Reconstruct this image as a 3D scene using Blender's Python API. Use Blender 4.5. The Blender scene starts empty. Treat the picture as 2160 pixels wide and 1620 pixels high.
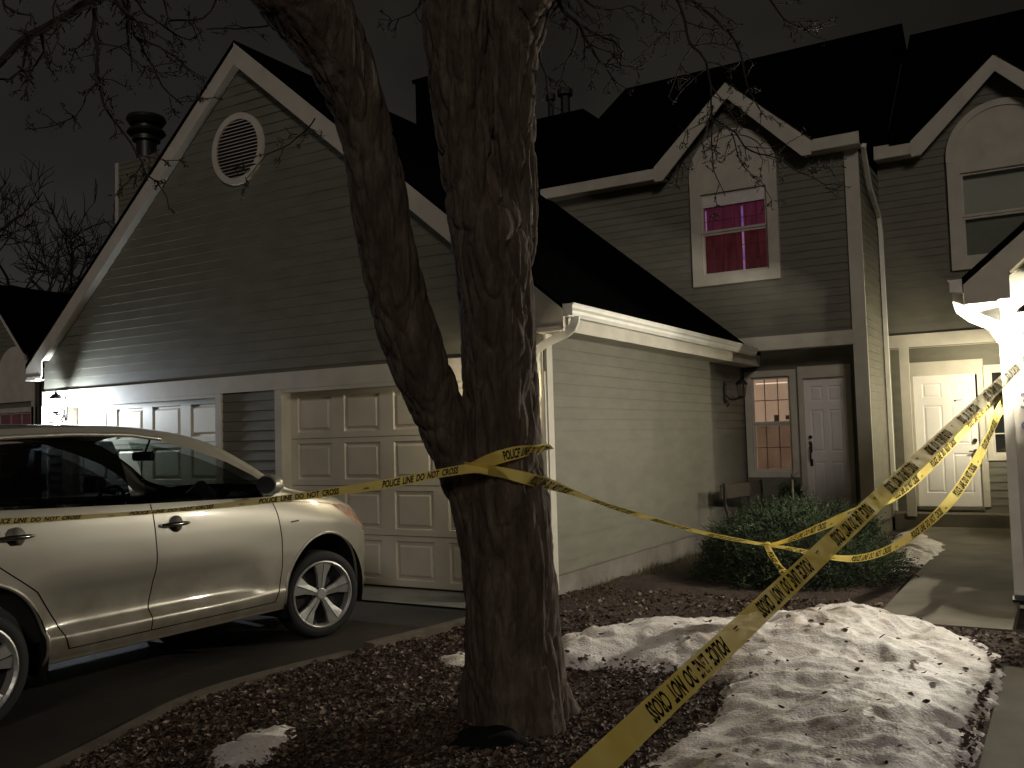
import bpy, bmesh, math, random
from math import sin, cos, radians, pi, hypot
from mathutils import Vector, Matrix, noise
V = Vector
rnd = random.Random(7)
scene = bpy.context.scene
COL = scene.collection

# ------------------------------------------------------------------ camera
YAW, PITCH, ROLL = radians(30.801), radians(3.365), radians(-1.609)
FPX = 1957.4
F = V((-sin(YAW)*cos(PITCH), cos(YAW)*cos(PITCH), sin(PITCH)))
R0 = V((cos(YAW), sin(YAW), 0)); U0 = R0.cross(F)
R = R0*cos(ROLL) + U0*sin(ROLL)
U = -R0*sin(ROLL) + U0*cos(ROLL)
EYE = V((0, 0, 1.52))
cd = bpy.data.cameras.new('camera'); cam = bpy.data.objects.new('camera', cd); COL.objects.link(cam)
cd.sensor_width = 36; cd.lens = FPX/2160*36; cd.clip_end = 600; cd.clip_start = 0.05
m = Matrix((R, U, -F)).transposed().to_4x4(); m.translation = EYE
cam.matrix_world = m
scene.camera = cam

def ray(x, y): return F*FPX + R*(x-1080) - U*(y-810)
def at(x, y, d): return EYE + ray(x, y)*(d/FPX)                 # point at camera depth d
def atY(x, y, Y): r = ray(x, y); return EYE + r*(Y/r.y)
def atZ(x, y, z=0.0): r = ray(x, y); return EYE + r*((z-EYE.z)/r.z)

# ------------------------------------------------------------------ materials
MATS = {}
def newmat(name):
    mt = bpy.data.materials.new(name); mt.use_nodes = True
    MATS[name] = mt
    nt = mt.node_tree; b = nt.nodes['Principled BSDF']
    return mt, nt, b
def node(nt, t, **kw):
    n = nt.nodes.new(t)
    for k, v in kw.items():
        if k.startswith('i_'):
            n.inputs[k[2:].replace('_', ' ')].default_value = v
        else: setattr(n, k, v)
    return n
def ramp(nt, stops):
    r = nt.nodes.new('ShaderNodeValToRGB'); e = r.color_ramp.elements
    while len(e) < len(stops): e.new(0.5)
    for k, (p, c) in enumerate(stops): e[k].position = p; e[k].color = (*c, 1) if len(c) == 3 else c
    return r
def mat(name, c1, c2=None, rough=0.7, scale=8, stretch=(1, 1, 1), bump=0.0, bscale=None, metal=0.0, spec=0.5, coat=0, detail=6, pos=(0.3, 0.7), bdist=0.01):
    mt, nt, b = newmat(name)
    b.inputs['Roughness'].default_value = rough; b.inputs['Metallic'].default_value = metal
    b.inputs['Specular IOR Level'].default_value = spec
    if coat: b.inputs['Coat Weight'].default_value = coat; b.inputs['Coat Roughness'].default_value = 0.06
    tc = node(nt, 'ShaderNodeTexCoord'); mp = node(nt, 'ShaderNodeMapping'); mp.inputs['Scale'].default_value = stretch
    nt.links.new(tc.outputs['Object'], mp.inputs[0])
    nz = node(nt, 'ShaderNodeTexNoise'); nz.inputs['Scale'].default_value = scale; nz.inputs['Detail'].default_value = detail
    nt.links.new(mp.outputs[0], nz.inputs['Vector'])
    if c2 is None: c2 = tuple(v*0.82 for v in c1)
    rp = ramp(nt, [(pos[0], c2), (pos[1], c1)])
    nt.links.new(nz.outputs['Fac'], rp.inputs[0]); nt.links.new(rp.outputs[0], b.inputs['Base Color'])
    if bump:
        nb = node(nt, 'ShaderNodeTexNoise'); nb.inputs['Scale'].default_value = bscale or scale*4; nb.inputs['Detail'].default_value = 5
        nt.links.new(mp.outputs[0], nb.inputs['Vector'])
        bp = node(nt, 'ShaderNodeBump'); bp.inputs['Strength'].default_value = bump; bp.inputs['Distance'].default_value = bdist
        nt.links.new(nb.outputs['Fac'], bp.inputs['Height']); nt.links.new(bp.outputs[0], b.inputs['Normal'])
    return mt
def emis(name, c, s, c2=None, scale=6, stretch=(1, 1, 1)):
    mt, nt, b = newmat(name)
    b.inputs['Base Color'].default_value = (*[v*0.5 for v in c], 1); b.inputs['Roughness'].default_value = 0.8
    b.inputs['Emission Strength'].default_value = s
    if c2 is None: b.inputs['Emission Color'].default_value = (*c, 1)
    else:
        tc = node(nt, 'ShaderNodeTexCoord'); mp = node(nt, 'ShaderNodeMapping'); mp.inputs['Scale'].default_value = stretch
        nz = node(nt, 'ShaderNodeTexNoise'); nz.inputs['Scale'].default_value = scale
        nt.links.new(tc.outputs['Object'], mp.inputs[0]); nt.links.new(mp.outputs[0], nz.inputs['Vector'])
        rp = ramp(nt, [(0.35, c2), (0.65, c)]); nt.links.new(nz.outputs['Fac'], rp.inputs[0])
        nt.links.new(rp.outputs[0], b.inputs['Emission Color'])
    return mt
def glassmat(name, tint=(0.85, 0.9, 0.88), reflect=0.12, rough=0.02):
    mt, nt, b = newmat(name); nt.nodes.remove(b); out = nt.nodes['Material Output']
    tr = node(nt, 'ShaderNodeBsdfTransparent'); tr.inputs[0].default_value = (*tint, 1)
    gl = node(nt, 'ShaderNodeBsdfGlossy'); gl.inputs['Roughness'].default_value = rough
    fr = node(nt, 'ShaderNodeLayerWeight'); fr.inputs[0].default_value = 0.5
    pw = node(nt, 'ShaderNodeMath', operation='POWER'); pw.inputs[1].default_value = 3.5
    ml = node(nt, 'ShaderNodeMath', operation='MULTIPLY_ADD'); ml.inputs[1].default_value = 0.7; ml.inputs[2].default_value = reflect*0.35
    nt.links.new(fr.outputs['Facing'], pw.inputs[0]); nt.links.new(pw.outputs[0], ml.inputs[0])
    mx = node(nt, 'ShaderNodeMixShader')
    nt.links.new(ml.outputs[0], mx.inputs[0]); nt.links.new(tr.outputs[0], mx.inputs[1]); nt.links.new(gl.outputs[0], mx.inputs[2])
    nt.links.new(mx.outputs[0], out.inputs[0]); return mt

siding_m = mat('siding_paint', (0.166, 0.158, 0.123), (0.128, 0.122, 0.094), rough=0.6, scale=3, stretch=(1, 1, 3), bump=0.25, bscale=60, bdist=0.002)
trim_m = mat('trim_paint', (0.57, 0.53, 0.45), (0.46, 0.43, 0.365), rough=0.55, scale=4, bump=0.15, bscale=40, bdist=0.002)
gdoor_m = mat('garage_door_paint', (0.62, 0.58, 0.48), (0.52, 0.48, 0.39), rough=0.5, scale=2.5, bump=0.1, bscale=50, bdist=0.002)
door_m = mat('door_paint', (0.83, 0.80, 0.77), (0.75, 0.72, 0.69), rough=0.45, scale=3, bump=0.1, bscale=40, bdist=0.002)
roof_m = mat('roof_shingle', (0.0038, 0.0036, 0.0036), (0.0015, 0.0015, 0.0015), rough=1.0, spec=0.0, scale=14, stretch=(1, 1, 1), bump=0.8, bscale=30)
gutter_m = mat('gutter_metal', (0.78, 0.76, 0.70), (0.68, 0.66, 0.60), rough=0.35, scale=5)
concrete_m = mat('concrete', (0.19, 0.17, 0.13), (0.11, 0.098, 0.076), rough=0.9, scale=2.2, bump=0.5, bscale=60, bdist=0.004, detail=9)
found_m = mat('foundation_concrete', (0.22, 0.20, 0.17), (0.12, 0.11, 0.09), rough=0.95, scale=3, bump=0.5, bscale=40)
asphalt_m = mat('asphalt', (0.040, 0.032, 0.024), (0.010, 0.009, 0.0075), rough=0.8, spec=0.3, scale=1.1, bump=0.7, bscale=120, bdist=0.004, detail=9)
soil_m = mat('soil_mulch', (0.075, 0.045, 0.03), (0.022, 0.014, 0.010), rough=0.95, scale=22, bump=1.0, bscale=45, bdist=0.03)
black_m = mat('black_plastic', (0.012, 0.012, 0.012), rough=0.45)
iron_m = mat('black_iron', (0.02, 0.018, 0.016), rough=0.5, metal=0.3)
dark_m = mat('dark_interior', (0.02, 0.02, 0.021), rough=0.85)
glass_m = glassmat('window_glass', (0.9, 0.9, 0.9), 0.18)
glassu_m = glassmat('lantern_glass', (0.95, 0.92, 0.82), 0.1, 0.15)
blind_m = mat('grey_blind', (0.66, 0.70, 0.56), (0.58, 0.62, 0.50), rough=0.7, scale=2)
brass_m = mat('old_brass', (0.16, 0.12, 0.06), rough=0.35, metal=0.9)

# ------------------------------------------------------------------ mesh helpers
def build(name, bm, material, parent=None, smooth=False, autos=None, recalc=True):
    me = bpy.data.meshes.new(name)
    if recalc: bmesh.ops.recalc_face_normals(bm, faces=bm.faces)
    bm.to_mesh(me); bm.free()
    for mm in (material if isinstance(material, (list, tuple)) else [material]): me.materials.append(mm)
    if smooth:
        for p in me.polygons: p.use_smooth = True
    o = bpy.data.objects.new(name, me); COL.objects.link(o)
    if parent: o.parent = parent; o.matrix_parent_inverse = parent.matrix_world.inverted()
    if smooth and autos:
        try: me.set_sharp_from_angle(angle=radians(autos))
        except Exception: pass
    return o
def tag(o, label=None, cat=None, group=None, kind=None):
    if label: o['label'] = label
    if cat: o['category'] = cat
    if group: o['group'] = group
    if kind: o['kind'] = kind
    return o
def thing(name, label, cat, loc=(0, 0, 0), rz=0, group=None):
    o = bpy.data.objects.new(name, None); COL.objects.link(o); o.location = loc; o.rotation_euler = (0, 0, rz)
    o.empty_display_size = 0.2
    bpy.context.view_layer.update()
    return tag(o, label, cat, group)
def B(): return bmesh.new()
def face(bm, pts):
    try: return bm.faces.new([bm.verts.new(p) for p in pts])
    except ValueError: return None
def box(bm, x0, x1, y0, y1, z0, z1):
    v = [bm.verts.new((x, y, z)) for z in (z0, z1) for x, y in ((x0, y0), (x1, y0), (x1, y1), (x0, y1))]
    for f in ((0, 3, 2, 1), (4, 5, 6, 7), (0, 1, 5, 4), (1, 2, 6, 5), (2, 3, 7, 6), (3, 0, 4, 7)): bm.faces.new([v[i] for i in f])
    return v
def prism(bm, pts, ext):
    ext = V(ext); n = len(pts)
    a = [bm.verts.new(p) for p in pts]; b = [bm.verts.new(V(p)+ext) for p in pts]
    bm.faces.new(a); bm.faces.new(b[::-1])
    for i in range(n): bm.faces.new((a[i], a[(i+1) % n], b[(i+1) % n], b[i]))
def tube(bm, pts, r, n=8, caps=True, flat=None):
    pts = [V(p) for p in pts]; rs = r if isinstance(r, (list, tuple)) else [r]*len(pts)
    rings = []; prev = None
    for i, p in enumerate(pts):
        t = (pts[min(i+1, len(pts)-1)] - pts[max(i-1, 0)])
        if t.length < 1e-9: t = V((0, 0, 1))
        t.normalize()
        if prev is None:
            a = t.orthogonal().normalized() if flat is None else (flat - t*flat.dot(t)).normalized()
        else: a = (prev - t*prev.dot(t)); a = a.normalized() if a.length > 1e-6 else t.orthogonal().normalized()
        prev = a; b = t.cross(a)
        rings.append([bm.verts.new(p + (a*cos(2*pi*k/n) + b*sin(2*pi*k/n))*rs[i]) for k in range(n)])
    for i in range(len(rings)-1):
        for k in range(n): bm.faces.new((rings[i][k], rings[i][(k+1) % n], rings[i+1][(k+1) % n], rings[i+1][k]))
    if caps:
        try: bm.faces.new(rings[0][::-1]); bm.faces.new(rings[-1])
        except ValueError: pass
def rect_tube(bm, pts, w, h, side):           # rectangular section swept along pts; side = width direction
    pts = [V(p) for p in pts]; side = V(side).normalized(); rings = []
    for i, p in enumerate(pts):
        t = (pts[min(i+1, len(pts)-1)] - pts[max(i-1, 0)]).normalized()
        s = (side - t*side.dot(t)).normalized(); c = t.cross(s)
        rings.append([bm.verts.new(p + s*a*w/2 + c*b*h/2) for a, b in ((-1, -1), (1, -1), (1, 1), (-1, 1))])
    for i in range(len(rings)-1):
        for k in range(4): bm.faces.new((rings[i][k], rings[i][(k+1) % 4], rings[i+1][(k+1) % 4], rings[i+1][k]))
    bm.faces.new(rings[0][::-1]); bm.faces.new(rings[-1])
def lathe(bm, c, prof, n=20, axis='z', caps=True):
    rings = []
    for r, h in prof:
        rings.append([bm.verts.new(V(c) + (V((cos(2*pi*k/n)*r, sin(2*pi*k/n)*r, h)) if axis == 'z' else V((h, cos(2*pi*k/n)*r, sin(2*pi*k/n)*r)))) for k in range(n)])
    for i in range(len(rings)-1):
        for k in range(n): bm.faces.new((rings[i][k], rings[i][(k+1) % n], rings[i+1][(k+1) % n], rings[i+1][k]))
    if caps: bm.faces.new(rings[0][::-1]); bm.faces.new(rings[-1])

class Fr:                                       # a wall plane: u along the wall, z up, n out of the wall
    def __init__(s, Y=None, X=None, flip=1):
        if Y is not None: s.O = V((0, Y, 0)); s.U = V((1, 0, 0)); s.N = V((0, -flip, 0))
        else: s.O = V((X, 0, 0)); s.U = V((0, 1, 0)); s.N = V((flip, 0, 0))
    def p(s, u, z, n=0): return s.O + s.U*u + s.N*n + V((0, 0, z))
    def box(s, bm, u0, u1, z0, z1, n0, n1):
        prism(bm, [s.p(u0, z0, n0), s.p(u1, z0, n0), s.p(u1, z1, n0), s.p(u0, z1, n0)], s.N*(n1-n0))
    def poly(s, bm, pts, n0, n1): prism(bm, [s.p(u, z, n0) for u, z in pts], s.N*(n1-n0))
def clipz(poly, z, keep_above):
    out = []
    for i in range(len(poly)):
        a, b = poly[i], poly[(i+1) % len(poly)]
        ia = (a[1] >= z) == keep_above or a[1] == z; ib = (b[1] >= z) == keep_above or b[1] == z
        if ia: out.append(a)
        if ia != ib:
            t = (z-a[1])/(b[1]-a[1]); out.append((a[0]+t*(b[0]-a[0]), z))
    return out
EXPO = 0.113
def siding(bm, fr, poly, lap=0.0105, back=0.12):
    zmin = min(p[1] for p in poly); zmax = max(p[1] for p in poly)
    k = math.floor(zmin/EXPO)
    while k*EXPO < zmax:
        z0, z1 = k*EXPO, (k+1)*EXPO; k += 1
        q = clipz(clipz(poly, z0, True), z1, False)
        if len(q) < 3: continue
        q2 = [q[0]]
        for p in q[1:]:
            if hypot(p[0]-q2[-1][0], p[1]-q2[-1][1]) > 1e-5: q2.append(p)
        if hypot(q2[0][0]-q2[-1][0], q2[0][1]-q2[-1][1]) < 1e-5: q2.pop()
        if len(q2) < 3: continue
        face(bm, [fr.p(u, z, 0.001 + lap*(z1-z)/EXPO) for u, z in q2])
        us = [p[0] for p in q2 if abs(p[1]-max(z0, zmin)) < 1e-4]
        if len(us) >= 2:
            zz = max(z0, zmin); l = 0.001 + lap*(z1-zz)/EXPO
            face(bm, [fr.p(min(us), zz, l), fr.p(max(us), zz, l), fr.p(max(us), zz, -0.002), fr.p(min(us), zz, -0.002)])
    fr.poly(bm, poly, -0.003, -back)
def wall(name, fr, polys, parent, material=None):
    bm = B()
    for p in polys: siding(bm, fr, p)
    return build(name, bm, material or siding_m, parent, recalc=True)
def holed(u0, u1, z0, z1, holes, g=0.02):
    out = []; hs = sorted(holes); u = u0
    for a, b, c, d in hs:
        a, b, c, d = a-g, b+g, c-g, d+g
        out.append([(u, z0), (a, z0), (a, z1), (u, z1)])
        if c > z0+0.01: out.append([(a, z0), (b, z0), (b, c), (a, c)])
        out.append([(a, d), (b, d), (b, z1), (a, z1)]); u = b
    out.append([(u, z0), (u1, z0), (u1, z1), (u, z1)]); return out
def panel_door(bm, fr, u0, u1, z0, z1, panels, n, th=0.045, groove=0.014, inset=(0.018, 0.035, 0.06)):
    # flat slab with moulded raised panels; panels = list of (u0,u1,z0,z1), laid out on a grid
    us = sorted({u0, u1, *[p[0] for p in panels], *[p[1] for p in panels]}); zs = sorted({z0, z1, *[p[2] for p in panels], *[p[3] for p in panels]})
    def inp(a, b, c, d): return any(p[0]-1e-6 <= a and b <= p[1]+1e-6 and p[2]-1e-6 <= c and d <= p[3]+1e-6 for p in panels)
    for a, b in zip(us, us[1:]):
        for c, d in zip(zs, zs[1:]):
            if not inp(a, b, c, d): face(bm, [fr.p(a, c, n), fr.p(b, c, n), fr.p(b, d, n), fr.p(a, d, n)])
    for a, b, c, d in panels:
        lv = [(0, n), (inset[0], n-groove), (inset[1], n-groove), (inset[2], n-groove*0.15)]
        for (i0, n0), (i1, n1) in zip(lv, lv[1:]):
            A = [(a+i0, c+i0), (b-i0, c+i0), (b-i0, d-i0), (a+i0, d-i0)]; Bq = [(a+i1, c+i1), (b-i1, c+i1), (b-i1, d-i1), (a+i1, d-i1)]
            for k in range(4):
                kk = (k+1) % 4; face(bm, [fr.p(*A[k], n0), fr.p(*A[kk], n0), fr.p(*Bq[kk], n1), fr.p(*Bq[k], n1)])
        i, nn = lv[-1]; face(bm, [fr.p(a+i, c+i, nn), fr.p(b-i, c+i, nn), fr.p(b-i, d-i, nn), fr.p(a+i, d-i, nn)])
    for q in (((u0, z0), (u1, z0)), ((u1, z0), (u1, z1)), ((u1, z1), (u0, z1)), ((u0, z1), (u0, z0))):
        face(bm, [fr.p(*q[0], n), fr.p(*q[1], n), fr.p(*q[1], n-th), fr.p(*q[0], n-th)])
    face(bm, [fr.p(u0, z0, n-th), fr.p(u1, z0, n-th), fr.p(u1, z1, n-th), fr.p(u0, z1, n-th)])

FONT = {}
def text2d(s, size=1.0, bold=0.0):
    key = (s, bold)
    if key not in FONT:
        cu = bpy.data.curves.new('lettering', 'FONT'); cu.body = s; cu.size = 1; cu.offset = bold; cu.resolution_u = 3
        o = bpy.data.objects.new('lettering', cu); COL.objects.link(o); bpy.context.view_layer.update()
        dg = bpy.context.evaluated_depsgraph_get(); me = bpy.data.meshes.new_from_object(o.evaluated_get(dg))
        vs = [(v.co.x, v.co.y) for v in me.vertices]; fs = [tuple(p.vertices) for p in me.polygons]
        bpy.data.objects.remove(o); bpy.data.curves.remove(cu); bpy.data.meshes.remove(me)
        FONT[key] = (vs, fs)
    return FONT[key]

# ------------------------------------------------------------------ garage in the middle of the picture
def lens_ellipse(cu, cz, a, b, n=40): return [(cu+a*cos(2*pi*k/n), cz+b*sin(2*pi*k/n)) for k in range(n)]
def frame_ring(bm, fr, u0, u1, z0, z1, w, n0, n1, bot=None):
    bw = w if bot is None else bot
    fr.box(bm, u0-w, u0, z0-bw, z1+w, n0, n1); fr.box(bm, u1, u1+w, z0-bw, z1+w, n0, n1)
    fr.box(bm, u0, u1, z1, z1+w, n0, n1-0.002)
    if bw: fr.box(bm, u0, u1, z0-bw, z0, n0, n1-0.002)

def garage_house(name, label, xr, xl, Yw, Yb, apx, apz, exr, exl, ez, group, doors=True, full=True, oh=0.12):
    g = thing(name, label, 'garage', (apx, Yw, 0), group=group)
    fr = Fr(Y=Yw); sr = Fr(X=xr)
    s = (apz-ez)/(exr-apx)
    zt = lambda x: apz - 0.30 - s*abs(x-apx) + 0.06
    top = 2.17
    d1, d2 = (xl+0.55, xl+0.55+2.83), (xr-0.64-2.70, xr-0.64)
    # lower wall pieces between the doors, gable above
    gab = [(xl, top), (xr, top), (xr, zt(xr)), (apx, zt(apx)), (xl, zt(xl))]
    polys = [[(a, 0.10), (b, 0.10), (b, top), (a, top)] for a, b in ((xl, d1[0]-.05), (d1[1]+.05, d2[0]-.05), (d2[1]+.05, xr))] + [gab]
    wall('front_wall', fr, polys, g)
    zs = ez - 0.17
    if full:
        wall('side_wall', sr, [[(Yw, 0.23), (Yb, 0.23), (Yb, zs), (Yw, zs)]], g)
        bm = B(); sr.box(bm, Yw+0.01, Yb, -0.05, 0.228, -0.1, -0.012); build('foundation', bm, found_m, g)
    sl = Fr(X=xl, flip=-1)
    wall('side_wall', sl, [[(Yw, 0.23), (Yb, 0.23), (Yb, zs), (Yw, zs)]], g)
    bm = B(); box(bm, xl, xr, Yb-0.1, Yb, 0, zs); build('back_wall', bm, siding_m, g)
    # trim: corner boards, header band, door casings
    bm = B()
    fr.box(bm, xl, xr, 2.14, 2.33, 0.016, 0.034); build('header_board', bm, trim_m, g)
    bm = B()
    fr.box(bm, xr-0.10, xr+0.018, 0.1, 2.139, 0.0, 0.032); sr.box(bm, Yw+0.001, Yw+0.11, 0.1, zs-.002, -0.01, 0.0305)
    build('corner_board', bm, trim_m, g); bm = B(); fr.box(bm, xl-0.018, xl+0.10, 0.1, 2.139, 0.0, 0.032); build('corner_board', bm, trim_m, g)
    for (a, b) in (d1, d2):
        bm = B()
        fr.box(bm, a-0.1, a, 0.03, 2.139, -0.15, 0.03); fr.box(bm, b, b+0.1, 0.03, 2.139, -0.15, 0.03)
        fr.box(bm, a, b, 2.10, 2.139, -0.15, 0.028)
        c = build('door_casing', bm, trim_m, g)
        if doors:
            bm = B(); pan = []; W = (b-a)/4; H = 2.10/4
            for i in range(4):
                for j in range(4):
                    pan.append((a+W*i+0.105, a+W*i+W-0.075, 0.03+(2.07/4)*j+0.065, 0.03+(2.07/4)*(j+1)-0.055))
            panel_door(bm, fr, a+0.004, b-0.004, 0.03, 2.098, pan, -0.12, groove=0.02, inset=(0.012, 0.03, 0.055))
            dd = build('garage_door', bm, gdoor_m, g)
            bm = B()
            for j in (1, 2, 3): fr.box(bm, a+0.01, b-0.01, 0.03+(2.07/4)*j-0.003, 0.03+(2.07/4)*j+0.003, -0.121, -0.1175)
            build('section_joint', bm, mat('joint_grime', (0.16, 0.14, 0.10)) if 'joint_grime' not in MATS else MATS['joint_grime'], dd)
            bm = B(); fr.box(bm, a+0.01, b-0.01, -0.02, 0.029, -0.16, -0.11); build('bottom_seal', bm, black_m, dd)
    # roof slabs, rake boards, eave boxes
    bm = B()
    for ex in (exl, exr):
        d = 0.05
        prism(bm, [(apx, Yw-oh, apz+0.02), (ex, Yw-oh, ez+0.02), (ex, Yw-oh, ez-d), (apx, Yw-oh, apz-d)], (0, Yb+0.37-Yw+oh, 0)) if ex == exl else \
        prism(bm, [(apx, Yw-oh, apz+0.02), (ex, Yw-oh, ez+0.02), (ex, Yw-oh, ez-d), (apx, Yw-oh, apz-d)], (0, Yb+0.37-Yw+oh, 0))
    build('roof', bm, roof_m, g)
    fo = Fr(Y=Yw-oh)
    for sx, ex, xw in ((-1, exl, xl), (1, exr, xr)):
        bm = B()
        t = 0.27
        pts = [(apx, apz-0.012), (ex-sx*0.01, ez-0.012), (ex-sx*0.01, ez-0.13), (ex-sx*0.12, ez-0.13), (apx, apz-t-0.03)]
        # vertical-cut rake board, wider box at the eave
        e2 = ex-sx*0.36
        pts = [(apx, apz-0.012), (ex-sx*0.012, ez-0.012), (ex-sx*0.012, ez-0.17), (e2, ez-0.17), (e2, ez+s*0.36-t), (apx, apz-t)]
        fo.poly(bm, pts if sx > 0 else pts[::-1], -0.02, 0.004 if sx > 0 else 0.0)
        build('rake_board', bm, trim_m, g)
        bm = B()   # soffit under the rake
        prism(bm, [(apx, Yw-oh+0.02, apz-t+0.05), (e2, Yw-oh+0.02, ez+s*0.36-t+0.05), (e2, Yw-oh+0.02, ez+s*0.36-t+0.02), (apx, Yw-oh+0.02, apz-t+0.02)], (0, oh-0.02, 0))
        build('rake_soffit', bm, trim_m, g)
        bm = B()   # eave soffit and fascia board
        a, b = sorted((ex-sx*0.015, xw-sx*0.005))
        box(bm, a, b, Yw-oh-0.012, Yb+0.3, ez-0.21, ez-0.19)
        build('eave_soffit', bm, trim_m, g)
        bm = B(); a, b = sorted((ex-sx*0.014, ex-sx*0.04)); box(bm, a, b, Yw-oh+0.004, Yb+0.3, ez-0.19, ez-0.02); build('fascia', bm, trim_m, g)
        bm = B(); a, b = sorted((ex-sx*0.041, ex-sx*0.36)); box(bm, a, b, Yw-oh-0.011, Yw-oh+0.006, ez-0.19, ez-0.165); build('eave_return', bm, trim_m, g)
    return g, fr, s

Yg = 7.589
G, gf, gs = garage_house('garage', 'olive gabled double garage with white panelled doors and round vent behind the big tree', -4.17, -11.95, Yg, 13.83, -8.10, 6.23, -3.88, -12.20, 2.70, 'gabled garages')
# round louvred vent
bm = B(); cu, cz = -8.15, 4.99
for k in range(48):
    a0, a1 = 2*pi*k/48, 2*pi*(k+1)/48
    o0, o1 = (cos(a0), sin(a0)), (cos(a1), sin(a1)); r1, r2 = 0.345, 0.415
    P = lambda c, r, n: gf.p(cu+c[0]*r, cz+c[1]*r*1.02, n)
    face(bm, [P(o0, r1, .05), P(o0, r2, .05), P(o1, r2, .05), P(o1, r1, .05)])
    face(bm, [P(o0, r2, .05), P(o0, r2, 0), P(o1, r2, 0), P(o1, r2, .05)]); face(bm, [P(o0, r1, .05), P(o1, r1, .05), P(o1, r1, 0.01), P(o0, r1, 0.01)])
vent = build('round_vent', bm, trim_m, G)
bm = B()
for k in range(17):
    z = cz - 0.33 + k*0.0412; w = math.sqrt(max(0.0, 0.35**2 - (z-cz)**2))
    if w < 0.05: continue
    prism(bm, [gf.p(cu-w, z, 0.012), gf.p(cu-w, z-0.012, 0.042), gf.p(cu-w, z-0.004, 0.044), gf.p(cu-w, z+0.008, 0.014)], (2*w, 0, 0))
build('louvre', bm, trim_m, vent)
bm = B(); gf.poly(bm, lens_ellipse(cu, cz, 0.36, 0.36), -0.01, 0.008+0.012); build('vent_backing', bm, dark_m, vent)

def gutter(y0, y1, x, z, sx, parent):            # ogee gutter along Y, opening upward
    prof = [(0, 0), (0, -0.115), (0.055, -0.115), (0.072, -0.085), (0.078, -0.06), (0.095, -0.04), (0.104, -0.012), (0.112, -0.012), (0.112, 0.002), (0.098, 0.002), (0.085, -0.045), (0.066, -0.075), (0.05, -0.105), (0.008, -0.105), (0.008, 0)]
    bm = B(); prism(bm, [(x+sx*a, y0, z+b) for a, b in prof], (0, y1-y0, 0))
    box(bm, *sorted((x+sx*0.002, x+sx*0.098)), y0+0.001, y0+0.004, z-0.11, z-0.002)
    return build('gutter', bm, gutter_m, parent)
gutter(7.44, 13.33, -3.878, 2.73, 1, G)
bm = B(); pth = [(-3.82, 7.58, 2.62), (-3.82, 7.57, 2.57), (-3.84, 7.555, 2.52), (-3.90, 7.54, 2.47), (-4.06, 7.51, 2.39), (-4.15, 7.50, 2.33), (-4.178, 7.50, 2.24), (-4.18, 7.50, 0.25)]
pth = [V(p) + V((-0.045, 0, 0)) if p[0] < -3.95 else V(p) for p in pth]
rect_tube(bm, pth, 0.075, 0.05, (1, 0.25, 0)); rect_tube(bm, [V((-4.225, 7.50, 1.9)), V((-4.225, 7.50, 1.86))], 0.09, 0.065, (1, .25, 0)); build('downspout', bm, gutter_m, G)

# ------------------------------------------------------------------ two-storey townhouses
def sash_window(parent, fr, u0, u1, z0, z1, n, tw, cols, rows, behind, frame_n=0.03, split=0.5, mun=0.016, bot=None, munmat=None):
    bm = B(); frame_ring(bm, fr, u0, u1, z0, z1, tw, n-0.06, n+frame_n, bot); w = build('window', bm, trim_m, parent)
    bm = B(); zm = z0+(z1-z0)*split; f = 0.035
    for a, b, nn in ((z0, zm, n-0.02), (zm, z1, n-0.005)):
        fr.box(bm, u0, u0+f, a, b, nn-0.03, nn); fr.box(bm, u1-f, u1, a, b, nn-0.03, nn); fr.box(bm, u0+f, u1-f, a, a+f, nn-0.03, nn-0.001); fr.box(bm, u0+f, u1-f, b-f, b, nn-0.03, nn-0.001)
    build('sash', bm, trim_m, w)
    bm = B()
    for i in range(1, cols): u = u0+(u1-u0)*i/cols; fr.box(bm, u-mun/2, u+mun/2, z0+f, z1-f, n-0.036, n-0.03)
    for j in range(1, rows):
        z = z0+(z1-z0)*j/rows
        if abs(z-zm) > 0.06: fr.box(bm, u0+f, u1-f, z-mun/2, z+mun/2, n-0.037, n-0.031)
    if len(bm.verts): build('muntins', bm, munmat or trim_m, w)
    else: bm.free()
    bm = B(); fr.box(bm, u0+0.01, u1-0.01, z0+0.01, z1-0.01, n-0.045, n-0.04); build('pane', bm, glass_m, w)
    bm = B(); fr.box(bm, u0-0.02, u1+0.02, z0-0.02, z1+0.02, n-0.115, n-0.10); build('blind', bm, behind, w)
    return w
def arch_pts(cx, z0, zc, r, n=24): return [(cx+r, z0)] + [(cx+r*cos(pi*k/n), zc+r*sin(pi*k/n)) for k in range(n+1)] + [(cx-r, z0)]

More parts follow.
